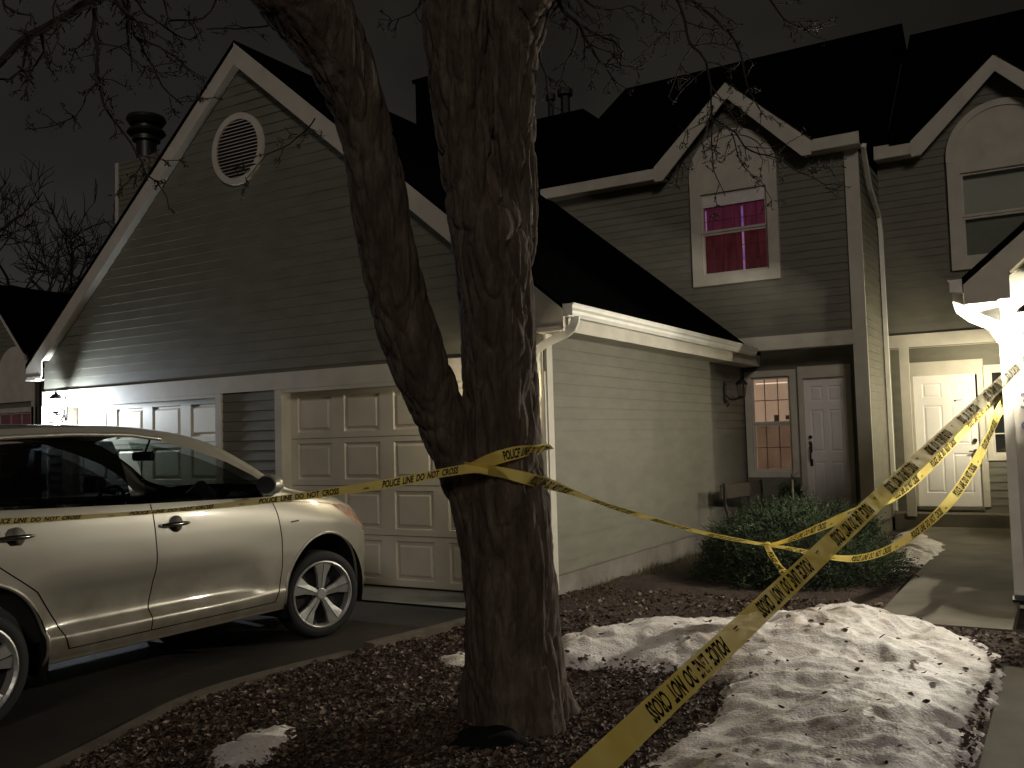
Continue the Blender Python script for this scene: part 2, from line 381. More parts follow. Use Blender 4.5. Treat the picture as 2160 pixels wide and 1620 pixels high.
def townhouse(name, label, Yf, xl, xr, acx, apz, hw, ez, ridge, rx0, rx1, dz, win):
    h = thing(name, label, 'townhouse', ((xl+xr)/2, Yf, 0))
    fr = Fr(Y=Yf); oh = 0.25; fo = Fr(Y=Yf-oh); soff = ez-0.20
    s = (apz-ez)/hw
    g = [(acx-hw, soff), (acx+hw, soff), (acx+0.001, soff+(hw)*s-0.02), (acx-0.001, soff+(hw)*s-0.02)]
    polys = holed(xl, xr, 2.70+dz, soff, [win]) + [g]
    wall('upper_wall', fr, polys, h)
    bm = B(); fo.poly(bm, [(acx-hw, ez), (acx, apz), (acx+hw, ez), (acx+hw, ez-0.24), (acx+hw-0.13, ez-0.24), (acx, apz-0.255), (acx-hw+0.13, ez-0.24), (acx-hw, ez-0.24)], -0.025, 0)
    build('dormer_rake_board', bm, trim_m, h)
    bm = B(); fo.box(bm, xl, acx-hw-0.001, ez-0.2, ez, -0.025, -0.003); build('fascia', bm, trim_m, h); bm = B(); fo.box(bm, acx+hw+0.001, xr+0.08, ez-0.2, ez, -0.025, -0.003); build('fascia', bm, trim_m, h)
    for a, b in ((xl, acx-hw+0.13), (acx+hw-0.13, xr+0.08)):
        bm = B(); box(bm, a, b, Yf-oh+0.026, Yf+0.02, soff-0.005, soff+0.015); build('soffit', bm, trim_m, h)
    # roofs
    bm = B(); yr, zr = ridge
    sl = (zr-ez)/(yr-Yf+oh)
    yc_ = Yf+0.05; zc_ = ez+(yc_-Yf+oh+.03)*(zr-ez)/(yr-Yf+oh+.03)
    for a, b in ((rx0, acx-hw), (acx+hw, rx1)): prism(bm, [(a, Yf-oh-0.03, ez+0.0), (a, yr, zr), (a, yr, zr-0.12), (a, Yf-oh+0.03, ez-0.06)], (b-a, 0, 0))
    prism(bm, [(acx-hw, yc_, zc_), (acx-hw, yr, zr), (acx-hw, yr, zr-0.12), (acx-hw, yc_, zc_-0.1)], (2*hw, 0, 0))
    prism(bm, [(rx0, yr, zr), (rx0, yr+6, zr-4.2), (rx0, yr+6, zr-4.32), (rx0, yr, zr-0.12)], (rx1-rx0, 0, 0))
    yb = Yf-oh + (apz+0.03-ez)/sl + 0.2
    for sx in (-1, 1):
        a = V((acx, Yf-oh-0.02, apz+0.03)); b = V((acx+sx*(hw+0.03), Yf-oh-0.02, ez+0.0)); c = V((acx, yb, apz+0.03)); d = V((0, 0, -0.04))
        vs = [a, b, V((b.x, Yf-oh+0.3, b.z)), c]; prism(bm, vs, d)
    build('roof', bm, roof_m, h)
    # body behind, gable ends closed
    bm = B(); prism(bm, [(xl+0.1, Yf+0.35, 0.2), (xl+0.1, yr+5.8, 0.2), (xl+0.1, yr+5.8, zr-4.3), (xl+0.1, yr, zr-0.15), (xl+0.1, Yf+0.35, ez-0.15)], (xr-xl-0.15, 0, 0)); 
    return h, fr, bm

h1f, Y2f = 13.4, 15.0
H1, f1, bmb = townhouse('townhouse', 'two-storey olive townhouse with arched upper window glowing magenta', h1f, -7.2, -2.31, -4.04, 6.68, 1.17, 5.61, (17.0, 8.50), -7.27, -2.08, 0.0, (-4.57, -3.575, 3.87, 5.10))
bmb.free()
def core(parent, x0, x1, Yf, yr, zr, ez):
    bm = B(); prism(bm, [(x0, Yf, -0.1), (x0, yr+5.5, -0.1), (x0, yr+5.5, zr-4.4), (x0, yr, zr-0.3), (x0, Yf, zr-0.3-(yr-Yf)*(zr-ez)/(yr-Yf+0.9))], (x1-x0, 0, 0))
    return build('house_core', bm, siding_m, parent)
core(H1, -7.1, -2.34, 14.0, 17.0, 8.5, 5.61)
# side wall of the first house facing the path, upper floor and porch wing wall
s1 = Fr(X=-2.31)
wall('side_wall', s1, [[(h1f, 0.2), (15.6, 0.2), (15.6, 5.40), (h1f, 5.40)]], H1)
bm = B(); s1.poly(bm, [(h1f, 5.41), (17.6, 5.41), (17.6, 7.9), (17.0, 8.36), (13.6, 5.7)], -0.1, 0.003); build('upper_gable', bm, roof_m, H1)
bm = B(); f1.box(bm, -2.475, -2.29, 0.15, 5.405, 0.0, 0.04); build('corner_board', bm, trim_m, H1)
bm = B(); f1.box(bm, -4.12, -2.476, 2.69, 2.89, 0.0, 0.035); build('porch_beam', bm, trim_m, H1)
bm = B(); box(bm, -4.12, -2.32, h1f+0.03, 13.82, 2.70, 2.72); build('porch_ceiling', bm, trim_m, H1)
bm = B(); box(bm, -2.44, -2.33, h1f+0.001, 13.80, 0.15, 2.695); build('porch_pier', bm, siding_m, H1)
Yr1 = 13.8; r1 = Fr(Y=Yr1)
wu = (-4.05, -3.47, 0.93, 2.33); du = (-3.28, -2.68, 0.25, 2.28)
wall('porch_wall', r1, holed(-4.15, -2.44, 0.2, 2.7, [wu, du]), H1)
def six_panel(parent, fr, u0, u1, z0, z1, n, tw=0.09, head=0.14):
    W = u1-u0; H = z1-z0; m_ = W*0.13; pw = (W-3*m_)/2; pan = []
    for a in (u0+m_, u0+2*m_+pw):
        for c, d_ in ((0.10, 0.40), (0.47, 0.77), (0.83, 0.94)): pan.append((a, a+pw, z0+H*c, z0+H*d_))
    bm = B(); panel_door(bm, fr, u0, u1, z0, z1, pan, n-0.03, groove=0.012, inset=(0.01, 0.02, 0.04)); d = build('front_door', bm, door_m, parent)
    bm = B(); frame_ring(bm, fr, u0, u1, z0, z1, tw, n-0.05, n+0.03, 0); fr.box(bm, u0-tw, u1+tw, z1+tw+0.001, z1+tw+head, n-0.02, n+0.028); build('casing', bm, trim_m, d)
    bm = B(); fr.box(bm, u0-0.01, u1+0.01, z0-0.05, z0-0.002, n-0.06, n+0.04); build('threshold', bm, concrete_m, d)
    return d
D1 = six_panel(H1, r1, *du, 0.0, tw=0.07, head=0.1)
bm = B(); kx = du[0]+0.065
lathe(bm, r1.p(kx, 1.36, 0), [(0.02, -0.01), (0.028, 0.0)], 10)
tube(bm, [r1.p(kx, 1.30, -0.02), r1.p(kx, 1.28, 0.03), r1.p(kx+0.01, 1.2, 0.05), r1.p(kx, 1.12, 0.03), r1.p(kx, 1.07, -0.02)], 0.012, 8)
r1.box(bm, kx-0.02, kx+0.02, 1.20, 1.34, -0.03, -0.018); r1.box(bm, kx-0.02, kx+0.02, 1.0, 1.10, -0.03, -0.018); tube(bm, [r1.p(kx, 1.42, -0.03), r1.p(kx, 1.42, 0.0)], 0.025, 12)
build('handle', bm, iron_m, D1)
pink_m = emis('pink_lit_blind', (0.33, 0.215, 0.135), 0.85, (0.26, 0.17, 0.11), 2.0)
brown_m = emis('brown_lit_curtain', (0.115, 0.066, 0.036), 0.8, (0.075, 0.04, 0.024), 3.0)
muntin_dark = mat('brown_muntin', (0.12, 0.08, 0.06))
W1 = sash_window(H1, r1, *wu, 0.0, 0.09, 3, 4, pink_m, split=0.5, mun=0.012, munmat=muntin_dark)
bm = B(); r1.box(bm, wu[0]+0.03, wu[1]-0.03, wu[2]+0.02, (wu[2]+wu[3])/2-0.01, -0.095, -0.085); build('cafe_curtain', bm, brown_m, W1)
bm = B(); r1.box(bm, wu[0]+0.05, wu[1]-0.06, wu[3]-0.10, wu[3]-0.085, -0.09, -0.08); build('blind_gap', bm, emis('lit_gap', (0.9, 0.7, 0.55), 0.9), W1)
bm = B(); r1.box(bm, -3.75, -3.685, 1.66, 1.76, -0.1, -0.095); build('sticker', bm, mat('sticker_red', (0.16, 0.05, 0.035)), W1); bm = B(); r1.box(bm, -3.58, -3.50, 1.69, 1.75, -0.1, -0.095); build('sticker', bm, MATS['sticker_red'], W1)
# upper arched window of the first house
red_m = emis('red_lit_blind', (0.040, 0.006, 0.008), 0.8, (0.022, 0.003, 0.004), 5, (3.5, 1, 0.5))
mag_m = emis('magenta_lit_blind', (0.054, 0.008, 0.019), 0.8, (0.035, 0.005, 0.013), 5, (3.5, 1, 0.5))
W2 = sash_window(H1, f1, -4.57, -3.575, 3.87, 5.10, 0.03, 0.155, 6, 6, red_m, split=0.52, mun=0.008, munmat=mat('dark_muntin', (0.10, 0.03, 0.035)))
bm = B(); f1.box(bm, -4.565, -3.58, 4.90, 5.095, -0.01, 0.022); build('valance', bm, mat('white_valance', (0.75, 0.70, 0.66)), W2)
bm = B(); f1.box(bm, -4.55, -3.6, 4.53, 4.9, -0.066, -0.062); build('magenta_blind', bm, mag_m, W2)
bm = B(); f1.box(bm, -4.535, -4.515, 4.52, 4.87, -0.06, -0.055); build('light_strip', bm, emis('violet_light', (0.28, 0.14, 0.25), 0.6, (0.14, 0.07, 0.26), 3, (1, 1, 2)), W2); bm = B(); f1.box(bm, -3.985, -3.955, 3.9, 4.87, -0.06, -0.055); build('light_strip', bm, MATS['violet_light'], W2)
bm = B(); f1.poly(bm, arch_pts(-4.072, 5.256, 5.37, 0.652), 0.016, 0.04); ar = build('arch_panel', bm, trim_m, H1)
def arch_ring(fr, cx, z0, zc, r0, r1_, n0, n1, parent):
    bm = B(); A = arch_pts(cx, z0, zc, r0); Bp = arch_pts(cx, z0, zc, r1_)
    for i in range(len(A)-1): fr.poly(bm, [A[i], A[i+1], Bp[i+1], Bp[i]], n0, n1)
    return build('arch_trim', bm, trim_m, parent)
arch_ring(f1, -4.072, 5.257, 5.37, 0.56, 0.657, 0.03, 0.058, H1)

H2, f2, bmb = townhouse('townhouse', 'two-storey townhouse at the right with a brightly lit white front door', Y2f, -2.30, 3.2, -0.62, 6.83, 1.16, 5.78, (17.9, 8.62), -2.07, 3.4, 0.02, (-1.16, 0.0, 3.97, 5.22))
bmb.free()
core(H2, -2.2, 3.1, 15.65, 17.9, 8.62, 5.78)
bm = B(); f2.box(bm, -2.30, 0.6, 2.72, 2.91, 0.0, 0.04); build('porch_beam', bm, trim_m, H2)
bm = B(); f2.box(bm, -2.12, -1.99, 0.2, 2.719, 0.0, 0.04); build('corner_board', bm, trim_m, H2)
bm = B(); box(bm, -2.3, 0.6, Y2f+0.03, 15.42, 2.73, 2.75); build('porch_ceiling', bm, trim_m, H2)
r2 = Fr(Y=15.4); e2 = (-2.0, -1.12, 0.32, 2.30); w2 = (-0.96, -0.35, 1.08, 2.33)
wall('porch_wall', r2, holed(-2.30, 0.6, 0.2, 2.74, [e2, w2]), H2)
D2 = six_panel(H2, r2, *e2, 0.0, tw=0.09, head=0.12)
bm = B(); kx = e2[1]-0.07
tube(bm, [r2.p(kx, 1.30, -0.03), r2.p(kx, 1.30, 0.02)], 0.03, 12); build('deadbolt', bm, iron_m, D2); bm = B(); tube(bm, [r2.p(kx, 1.14, -0.03), r2.p(kx, 1.14, 0.04)], [0.03, 0.032], 12); tube(bm, [r2.p(kx, 1.14, 0.03), r2.p(kx-0.09, 1.14, 0.035)], 0.011, 8)
build('handle', bm, iron_m, D2)
bm = B(); r2.box(bm, e2[1]-0.028, e2[1]-0.002, 1.75, 2.28, -0.035, -0.022); build('door_gap', bm, iron_m, D2)
bm = B(); r2.box(bm, -1.42, -1.33, 1.905, 1.915, -0.03, -0.02); r2.box(bm, -1.45, -1.42, 1.89, 1.915, -0.03, -0.018); build('peephole', bm, iron_m, D2)
sash_window(H2, r2, *w2, 0.0, 0.08, 2, 4, dark_m)
W4 = sash_window(H2, f2, -1.16, 0.0, 3.97, 5.22, 0.03, 0.17, 1, 1, blind_m, split=0.48, mun=0.012, munmat=blind_m)
bm = B(); f2.box(bm, -1.15, -0.01, 3.98, 4.55, -0.07, -0.062); build('lower_blind', bm, mat('dim_screen', (0.30, 0.33, 0.25)), W4)
bm = B(); f2.poly(bm, arch_pts(-0.58, 5.395, 5.47, 0.75), 0.016, 0.04); build('arch_panel', bm, trim_m, H2)
arch_ring(f2, -0.58, 5.396, 5.47, 0.655, 0.755, 0.03, 0.058, H2)
# downspouts on the side of the first house
bm = B(); rect_tube(bm, [(-2.2, 13.33, 5.42), (-2.22, 13.42, 5.36), (-2.24, 13.9, 4.95), (-2.255, 14.62, 4.70), (-2.255, 14.74, 4.5), (-2.255, 14.75, 0.3)], 0.075, 0.055, (0, 1, 0)); build('downspout', bm, gutter_m, H2)

# ------------------------------------------------------------------ right garage (edge of the frame)
Yw = 9.1
G2, g2f, _ = garage_house('garage', 'white-trimmed gable corner with house numbers and a bright lamp at the right edge', 7.3, -0.45, Yw, 15.0, 3.43, 6.27, 7.57, -0.71, 2.76, 'gabled garages', doors=False, full=False, oh=0.38)
gutter(8.70, 14.6, -0.706, 2.77, -1, G2)
bm = B(); rect_tube(bm, [(-0.757, 8.84, 2.67), (-0.757, 8.84, 2.60), (-0.74, 8.86, 2.53), (-0.66, 8.90, 2.46), (-0.50, 9.00, 2.38), (-0.44, 9.03, 2.34), (-0.425, 9.03, 2.25), (-0.425, 9.03, 0.10)], 0.08, 0.055, (1, 0, 0)); rect_tube(bm, [(-0.425, 9.03, 0.10), (-0.42, 8.98, 0.05), (-0.42, 8.80, 0.03)], 0.082, 0.057, (1, 0, 0)); build('downspout', bm, gutter_m, G2)
bm = B(); rect_tube(bm, [(-0.42, 8.95, 0.05), (-0.42, 8.80, 0.03)], 0.10, 0.075, (1, 0, 0)); build('drain_boot', bm, black_m, G2)
bm = B(); g2f.box(bm, -0.349, -0.02, 0.1, 2.139, 0.0, 0.030); build('number_board', bm, trim_m, G2)
num_m = mat('blue_grey_number', (0.13, 0.13, 0.22))
for ch, px, py in (('2', -0.345, 2.005), ('3', -0.325, 1.655), ('9', -0.325, 1.415)):
    vs, fs = text2d(ch, bold=0.01); bm = B()
    for f_ in fs: face(bm, [V((px-0.02+vs[i][0]*0.17, Yw-0.037, py+vs[i][1]*0.19)) for i in f_])
    r_ = bmesh.ops.extrude_face_region(bm, geom=bm.faces[:]); bmesh.ops.translate(bm, verts=[e for e in r_['geom'] if isinstance(e, bmesh.types.BMVert)], vec=(0, 0.008, 0))
    bmesh.ops.remove_doubles(bm, verts=bm.verts, dist=1e-5)
    build('house_number', bm, num_m, G2)

# ------------------------------------------------------------------ far left house, chimneys, bare tree
YL = 13.4
H3 = thing('neighbour_house', 'far gabled house at the left edge, grey-lit, with an arched panel and red-curtained window', 'house', (-23.5, YL, 0))
f3 = Fr(Y=YL); ax3, az3 = -23.1, 5.74; ez3 = 4.1; sl3 = 1.06; xr3 = -21.5
wall('front_wall', f3, holed(-29, xr3, 0.1, 3.85, [(-23.45, -21.62, 1.0, 2.50)]) + [[(ax3-1.6, 3.85), (xr3, 3.85), (ax3, az3-0.2), (ax3-0.01, az3-0.2)]], H3)
for sx in (-1, 1):
    bm = B(); Fr(Y=YL-0.3).poly(bm, [(ax3, az3), (ax3+sx*1.66, az3-1.66*sl3), (ax3+sx*1.66, az3-1.66*sl3-0.24), (ax3, az3-0.24)], -0.05, 0.003*sx); build('rake_board', bm, trim_m, H3)
bm = B()
for sx in (-1, 1): prism(bm, [(ax3, YL-0.35, az3+0.05), (ax3+sx*1.7, YL-0.35, az3+0.05-1.7*sl3), (ax3+sx*1.7, YL-0.35, az3-1.7*sl3-0.05), (ax3, YL-0.35, az3-0.05)], (0, 8, 0))
build('roof', bm, roof_m, H3)
bm = B(); f3.poly(bm, arch_pts(-22.26, 2.76, 3.40, 0.74), 0.016, 0.05); build('arch_panel', bm, trim_m, H3)
cur_m = emis('red_curtain', (0.10, 0.02, 0.024), 0.35, (0.045, 0.02, 0.024), 3, (3, 1, 0.1))
sash_window(H3, f3, -23.45, -21.62, 1.0, 2.50, 0.0, 0.12, 4, 3, cur_m, mun=0.03)
bm = B(); f3.box(bm, xr3-0.1, xr3+0.02, 0.1, 3.84, 0.0, 0.03); build('corner_board', bm, trim_m, H3)
bm = B(); box(bm, -29, xr3-0.05, YL+0.15, YL+8, 0, 3.8); build('house_core', bm, siding_m, H3)

ch = thing('chimney', 'square chimney with a dark capped metal flue behind the garage roof slope', 'chimney', (-17.2, 13.0, 0))
def capz(px, py, Y): return atY(px, py, Y)
cy = 13.0; c0 = atY(247, 345, cy); c1 = atY(330, 330, cy)
cf = Fr(Y=cy); wall('chimney_chase', cf, [[(c0.x, 0.1), (c1.x, 0.1), (c1.x, c0.z), (c0.x, c0.z)]], ch)
bm = B(); box(bm, c0.x, c1.x, cy+0.13, cy+1.0, 0, c0.z-0.01); build('chimney_core', bm, siding_m, ch)
bm = B(); cf.box(bm, c0.x-0.03, c0.x+0.06, 0.1, c0.z, 0.0, 0.03); build('corner_board', bm, trim_m, ch)
fc = atY(309, 330, cy+0.4); zt_ = atY(309, 243, cy+0.4).z; bm = B(); dz_ = (zt_-fc.z)
lathe(bm, (fc.x, cy+0.4, 0), [(0.22, fc.z-0.9), (0.22, zt_-0.62), (0.30, zt_-0.60), (0.30, zt_-0.50), (0.36, zt_-0.48), (0.42, zt_-0.42), (0.38, zt_-0.35), (0.27, zt_-0.33), (0.27, zt_-0.25), (0.36, zt_-0.23), (0.43, zt_-0.13), (0.40, zt_-0.05), (0.25, zt_-0.01), (0.05, zt_)], 24)
build('flue', bm, black_m, ch, smooth=True, autos=40)

ch2 = thing('chimney', 'dark chimney block with two thin flue pipes above the roofs between tree and townhouse', 'chimney', (-9.8, 19.0, 0))
Yc = 19.0; a0 = atY(1120, 236, Yc); a1 = atY(1228, 240, Yc)
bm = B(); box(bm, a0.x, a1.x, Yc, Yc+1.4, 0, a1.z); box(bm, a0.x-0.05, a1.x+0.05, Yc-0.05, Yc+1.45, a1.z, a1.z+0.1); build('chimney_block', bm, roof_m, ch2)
bm = B()
for px, w, top_ in ((1193, 0.14, 186), (1162, 0.09, 196)):
    q = atY(px, 232, Yc+0.5); zt2 = atY(px, top_, Yc+0.5).z
    lathe(bm, (q.x, Yc+0.5, 0), [(w*.8, q.z-0.2), (w*.8, zt2-0.2), (w*1.3, zt2-0.18), (w*1.3, zt2-0.04), (w*0.5, zt2)], 12)
build('flue', bm, black_m, ch2)
ch3 = thing('chimney', 'narrow dark chimney top peeking out just left of the main tree trunk', 'chimney', (-14, 19.0, 0))
a0 = atY(876, 176, Yc); a1 = atY(960, 176, Yc); bm = B(); box(bm, a0.x, a1.x, Yc, Yc+1.2, 0, a0.z); box(bm, a0.x-0.06, a1.x+0.06, Yc-.06, Yc+1.26, a0.z, a0.z+.08); build('chimney_block', bm, roof_m, ch3)

# ------------------------------------------------------------------ ground
def sheet(name, pts, z, material, th=0.0, kind='structure'):
    bm = B()
    if th: prism(bm, [(x, y, z-th) for x, y in pts], (0, 0, th))
    else: face(bm, [(x, y, z) for x, y in pts])
    o = build(name, bm, material); return tag(o, kind=kind)
bm = B(); N_ = 60
for i in range(N_):
    for j in range(N_):
        x0, x1 = -150+300*i/N_, -150+300*(i+1)/N_; y0, y1 = -150+300*j/N_, -150+300*(j+1)/N_
        face(bm, [(x0, y0, -0.02), (x1, y0, -0.02), (x1, y1, -0.02), (x0, y1, -0.02)])
bmesh.ops.remove_doubles(bm, verts=bm.verts, dist=1e-4)
tag(build('ground', bm, soil_m), kind='structure')
curb = [(-3.6, 0.0), (-3.95, 1.6), (-4.29, 2.85), (-4.60, 3.75), (-4.62, 4.4), (-4.47, 5.3), (-4.33, 6.2), (-4.28, 7.0), (-4.27, 7.56)]
sheet('driveway', [(-60, -20), (-3.4, -20)] + curb[:1] + curb[1:] + [(-4.27, 7.72), (-60, 7.72)], -0.005, asphalt_m)
sheet('driveway_apron', [(-12.2, 7.0), (-4.45, 7.0), (-4.35, 7.72), (-12.2, 7.72)], 0.012, concrete_m)
bm = B()
def curbseg(pts, zt, w=0.11):
    L = []; Rr = []
    for i, p in enumerate(pts):
        t = V(pts[min(i+1, len(pts)-1)]) - V(pts[max(i-1, 0)]); t.normalize(); n = V((t.y, -t.x))
        L.append((p[0]-n.x*0.0, p[1]-n.y*0.0)); Rr.append((p[0]+n.x*w, p[1]+n.y*w))
    for i in range(len(pts)-1):
        prism(bm, [(*L[i], zt-0.2), (*Rr[i], zt-0.2), (*Rr[i+1], zt-0.2), (*L[i+1], zt-0.2)], (0, 0, 0.2))
def dens(pts, n=6):
    out = []
    for i in range(len(pts)-1):
        p0 = pts[max(i-1, 0)]; p1 = pts[i]; p2 = pts[i+1]; p3 = pts[min(i+2, len(pts)-1)]
        for k in range(n):
            t = k/n; out.append(tuple(0.5*((2*b)+(-a+c)*t+(2*a-5*b+4*c-d)*t*t+(-a+3*b-3*c+d)*t**3) for a, b, c, d in zip(p0, p1, p2, p3)))
    out.append(pts[-1]); return out
cd_ = dens(curb)
curbseg([p for p in cd_ if p[1] < 5.22], 0.045); curbseg([p for p in cd_ if p[1] > 5.26], 0.075)
cb = build('curb', bm, mat('curb_concrete', (0.15, 0.12, 0.09), (0.075, 0.06, 0.045), rough=0.95, scale=5, bump=0.6, bscale=50)); tag(cb, kind='structure')
sheet('path', [(-1.37, 7.62), (-0.42, 7.62), (-0.42, 9.0), (-0.42, 15.1), (-2.0, 15.1), (-2.1, 13.3), (-1.40, 12.6)], 0.05, concrete_m, 0.08)
sheet('path', [(-0.41, -3), (1.2, -3), (1.2, 6.48), (-0.41, 6.48)], 0.045, concrete_m, 0.08)
sheet('porch_slab', [(-2.30, 14.98), (-0.45, 14.98), (-0.45, 15.39), (-2.30, 15.39)], 0.235, concrete_m, 0.25)
sheet('porch_slab', [(-4.1, 13.35), (-2.32, 13.35), (-2.32, 13.79), (-4.1, 13.79)], 0.19, concrete_m, 0.25)

# ------------------------------------------------------------------ snow, litter, grass
def poly_sd(x, y, P):
    d = 1e9; inside = False; n = len(P)
    for i in range(n):
        ax, ay = P[i]; bx, by = P[(i+1) % n]
        ex, ey = bx-ax, by-ay; wx, wy = x-ax, y-ay
        t = max(0, min(1, (wx*ex+wy*ey)/(ex*ex+ey*ey+1e-12)))
        d = min(d, (wx-ex*t)**2+(wy-ey*t)**2)
        if (ay > y) != (by > y) and x < (bx-ax)*(y-ay)/(by-ay)+ax: inside = not inside
    return math.sqrt(d)*(1 if inside else -1)
def gpx(L, z=0.1): return [tuple(atZ(x, y, z)[:2]) for x, y in L]
snow_main = gpx([(1150, 1352), (1300, 1330), (1440, 1310), (1580, 1285), (1700, 1288), (1860, 1285), (1960, 1305), (2050, 1330), (2110, 1375), (2118, 1430), (2085, 1480), (2060, 1530), (2055, 1590), (2060, 1700), (1990, 1850), (1500, 1850), (1350, 1760), (1345, 1640), (1370, 1560), (1450, 1530), (1500, 1480), (1520, 1430), (1440, 1400), (1330, 1392), (1200, 1400), (1120, 1400)])
snow_bits = [(gpx([(1890, 1125), (1930, 1118), (1990, 1145), (2000, 1160), (1960, 1185), (1890, 1205), (1850, 1180)], 0.05), 0.07),
             (gpx([(935, 1385), (980, 1370), (985, 1400), (950, 1405)], 0.03), 0.07),
             (gpx([(440, 1590), (520, 1560), (600, 1535), (655, 1545), (640, 1580), (560, 1620), (480, 1640), (430, 1625)], 0.03), 0.085)]
def snow_h(x, y, P, amp):
    s = poly_sd(x, y, P)
    if s < -0.14: return -1
    p = V((x, y, 0))
    s += 0.07*noise.noise(p*3.1) + 0.05*noise.noise(p*9) + 0.02*noise.noise(p*25)
    if s < 0: return max(-0.02, s)
    e = 1-math.exp(-s/0.16)
    lump = noise.noise(p*1.7+V((3, 1, 0)))*0.5+0.5; l2 = 1-abs(noise.noise(p*3.6+V((9, 4, 2))))*1.6; l3 = noise.noise(p*11); l4 = noise.noise(p*29)
    l5 = noise.noise(p*60)
    pit = max(0.0, noise.noise(p*2.3+V((17, 5, 0)))-0.36)
    return e*(amp*(0.5+0.8*lump) + amp*0.30*l2 + 0.8*amp*noise.noise(p*0.9+V((2, 8, 1))) + 0.017*l3 + 0.005*l4 + 0.004*l5) - pit*amp*2.4*min(1, 1)
def snow(name, P, amp, step):
    xs = [p[0] for p in P]; ys = [p[1] for p in P]
    x0, x1, y0, y1 = min(xs)-.15, max(xs)+.15, max(min(ys)-.15, 2.7), max(ys)+.15
    nx = int((x1-x0)/step); ny = int((y1-y0)/step); bm = B(); H = {}; Vs = {}
    for i in range(nx+1):
        for j in range(ny+1): H[i, j] = snow_h(x0+i*step, y0+j*step, P, amp)
    def vv(i, j):
        if (i, j) not in Vs: Vs[i, j] = bm.verts.new((x0+i*step, y0+j*step, 0.03+max(H[i, j], -0.03)))
        return Vs[i, j]
    for i in range(nx):
        for j in range(ny):
            h = [H[i, j], H[i+1, j], H[i+1, j+1], H[i, j+1]]
            if max(h) > 0.0 and min(h) > -0.9: bm.faces.new((vv(i, j), vv(i+1, j), vv(i+1, j+1), vv(i, j+1)))
    o = build(name, bm, snow_m, smooth=True); return tag(o, kind='stuff')
snow_m, nt, b = newmat('old_snow')
tc = node(nt, 'ShaderNodeTexCoord'); n1 = node(nt, 'ShaderNodeTexNoise'); n1.inputs['Scale'].default_value = 2.4; n1.inputs['Detail'].default_value = 8; n1.inputs['Roughness'].default_value = 0.65
n2 = node(nt, 'ShaderNodeTexNoise'); n2.inputs['Scale'].default_value = 38; n2.inputs['Detail'].default_value = 4
nt.links.new(tc.outputs['Object'], n1.inputs['Vector']); nt.links.new(tc.outputs['Object'], n2.inputs['Vector'])
ra = ramp(nt, [(0.33, (0.34, 0.27, 0.21)), (0.53, (0.78, 0.73, 0.70))]); rb = ramp(nt, [(0.30, (0.25, 0.2, 0.16)), (0.40, (1, 1, 1))])
mx = node(nt, 'ShaderNodeMix', data_type='RGBA', blend_type='MULTIPLY'); mx.inputs[0].default_value = 0.8
nt.links.new(n1.outputs['Fac'], ra.inputs[0]); nt.links.new(n2.outputs['Fac'], rb.inputs[0]); nt.links.new(ra.outputs[0], mx.inputs[6]); nt.links.new(rb.outputs[0], mx.inputs[7])
nt.links.new(mx.outputs[2], b.inputs['Base Color']); b.inputs['Roughness'].default_value = 0.55
bp = node(nt, 'ShaderNodeBump'); bp.inputs['Strength'].default_value = 0.6; bp.inputs['Distance'].default_value = 0.012
n3 = node(nt, 'ShaderNodeTexNoise'); n3.inputs['Scale'].default_value = 70; nt.links.new(tc.outputs['Object'], n3.inputs['Vector']); nt.links.new(n3.outputs['Fac'], bp.inputs['Height']); nt.links.new(bp.outputs[0], b.inputs['Normal'])
snow('snow', snow_main, 0.135, 0.016)
for P_, a_ in snow_bits: snow('snow', P_, a_, 0.016)

# leaf and bark litter: small curled chips, colour varied per chip
def litter_mat(name, stops, rough=0.7):
    mt, nt, b = newmat(name); a = node(nt, 'ShaderNodeAttribute'); a.attribute_name = 'tone'
    r_ = ramp(nt, stops); nt.links.new(a.outputs['Fac'], r_.inputs[0]); nt.links.new(r_.outputs[0], b.inputs['Base Color']); b.inputs['Roughness'].default_value = rough; return mt
def with_tone(o, tones):
    at_ = o.data.attributes.new('tone', 'FLOAT', 'FACE'); at_.data.foreach_set('value', tones)
leaf_m = litter_mat('dead_leaf', [(0, (0.03, 0.016, 0.010)), (0.35, (0.062, 0.037, 0.024)), (0.7, (0.135, 0.086, 0.058)), (1, (0.40, 0.32, 0.26))])
bed = [(-4.1, 1.5), (-4.5, 4.0), (-4.2, 7.5), (-4.1, 10), (-1.45, 10.2), (-1.35, 7.6), (0.3, 7.3), (-0.4, 6.5), (-0.42, 1.5)]
bed = [(-3.8, 1.5), (-4.18, 2.85), (-4.49, 3.75), (-4.51, 4.4), (-4.36, 5.3), (-4.22, 6.2), (-4.15, 7.5), (-4.1, 9.0), (-3.2, 11.0), (-1.45, 11.0), (-1.38, 7.6), (0.9, 7.55), (0.9, 6.5), (-0.43, 6.48), (-0.43, 1.5)]
bm = B()
def bed_h(x, y): p = V((x, y, 0)); return 0.03+0.025*noise.noise(p*1.3)+0.012*noise.noise(p*6)
st = 0.06; gv = {}
for i in range(int(5.6/st)):
    for j in range(int(9.6/st)):
        x = -4.6+i*st; y = 1.5+j*st
        if poly_sd(x+st/2, y+st/2, bed) > -0.02:
            q = []
            for a, c in ((0, 0), (1, 0), (1, 1), (0, 1)):
                k = (i+a, j+c)
                if k not in gv: gv[k] = bm.verts.new((x+a*st, y+c*st, bed_h(x+a*st, y+c*st)))
                q.append(gv[k])
            bm.faces.new(q)
tag(build('mulch_bed_ground', bm, soil_m, smooth=True), kind='structure')
bm = B(); tones = []
cnt = 0
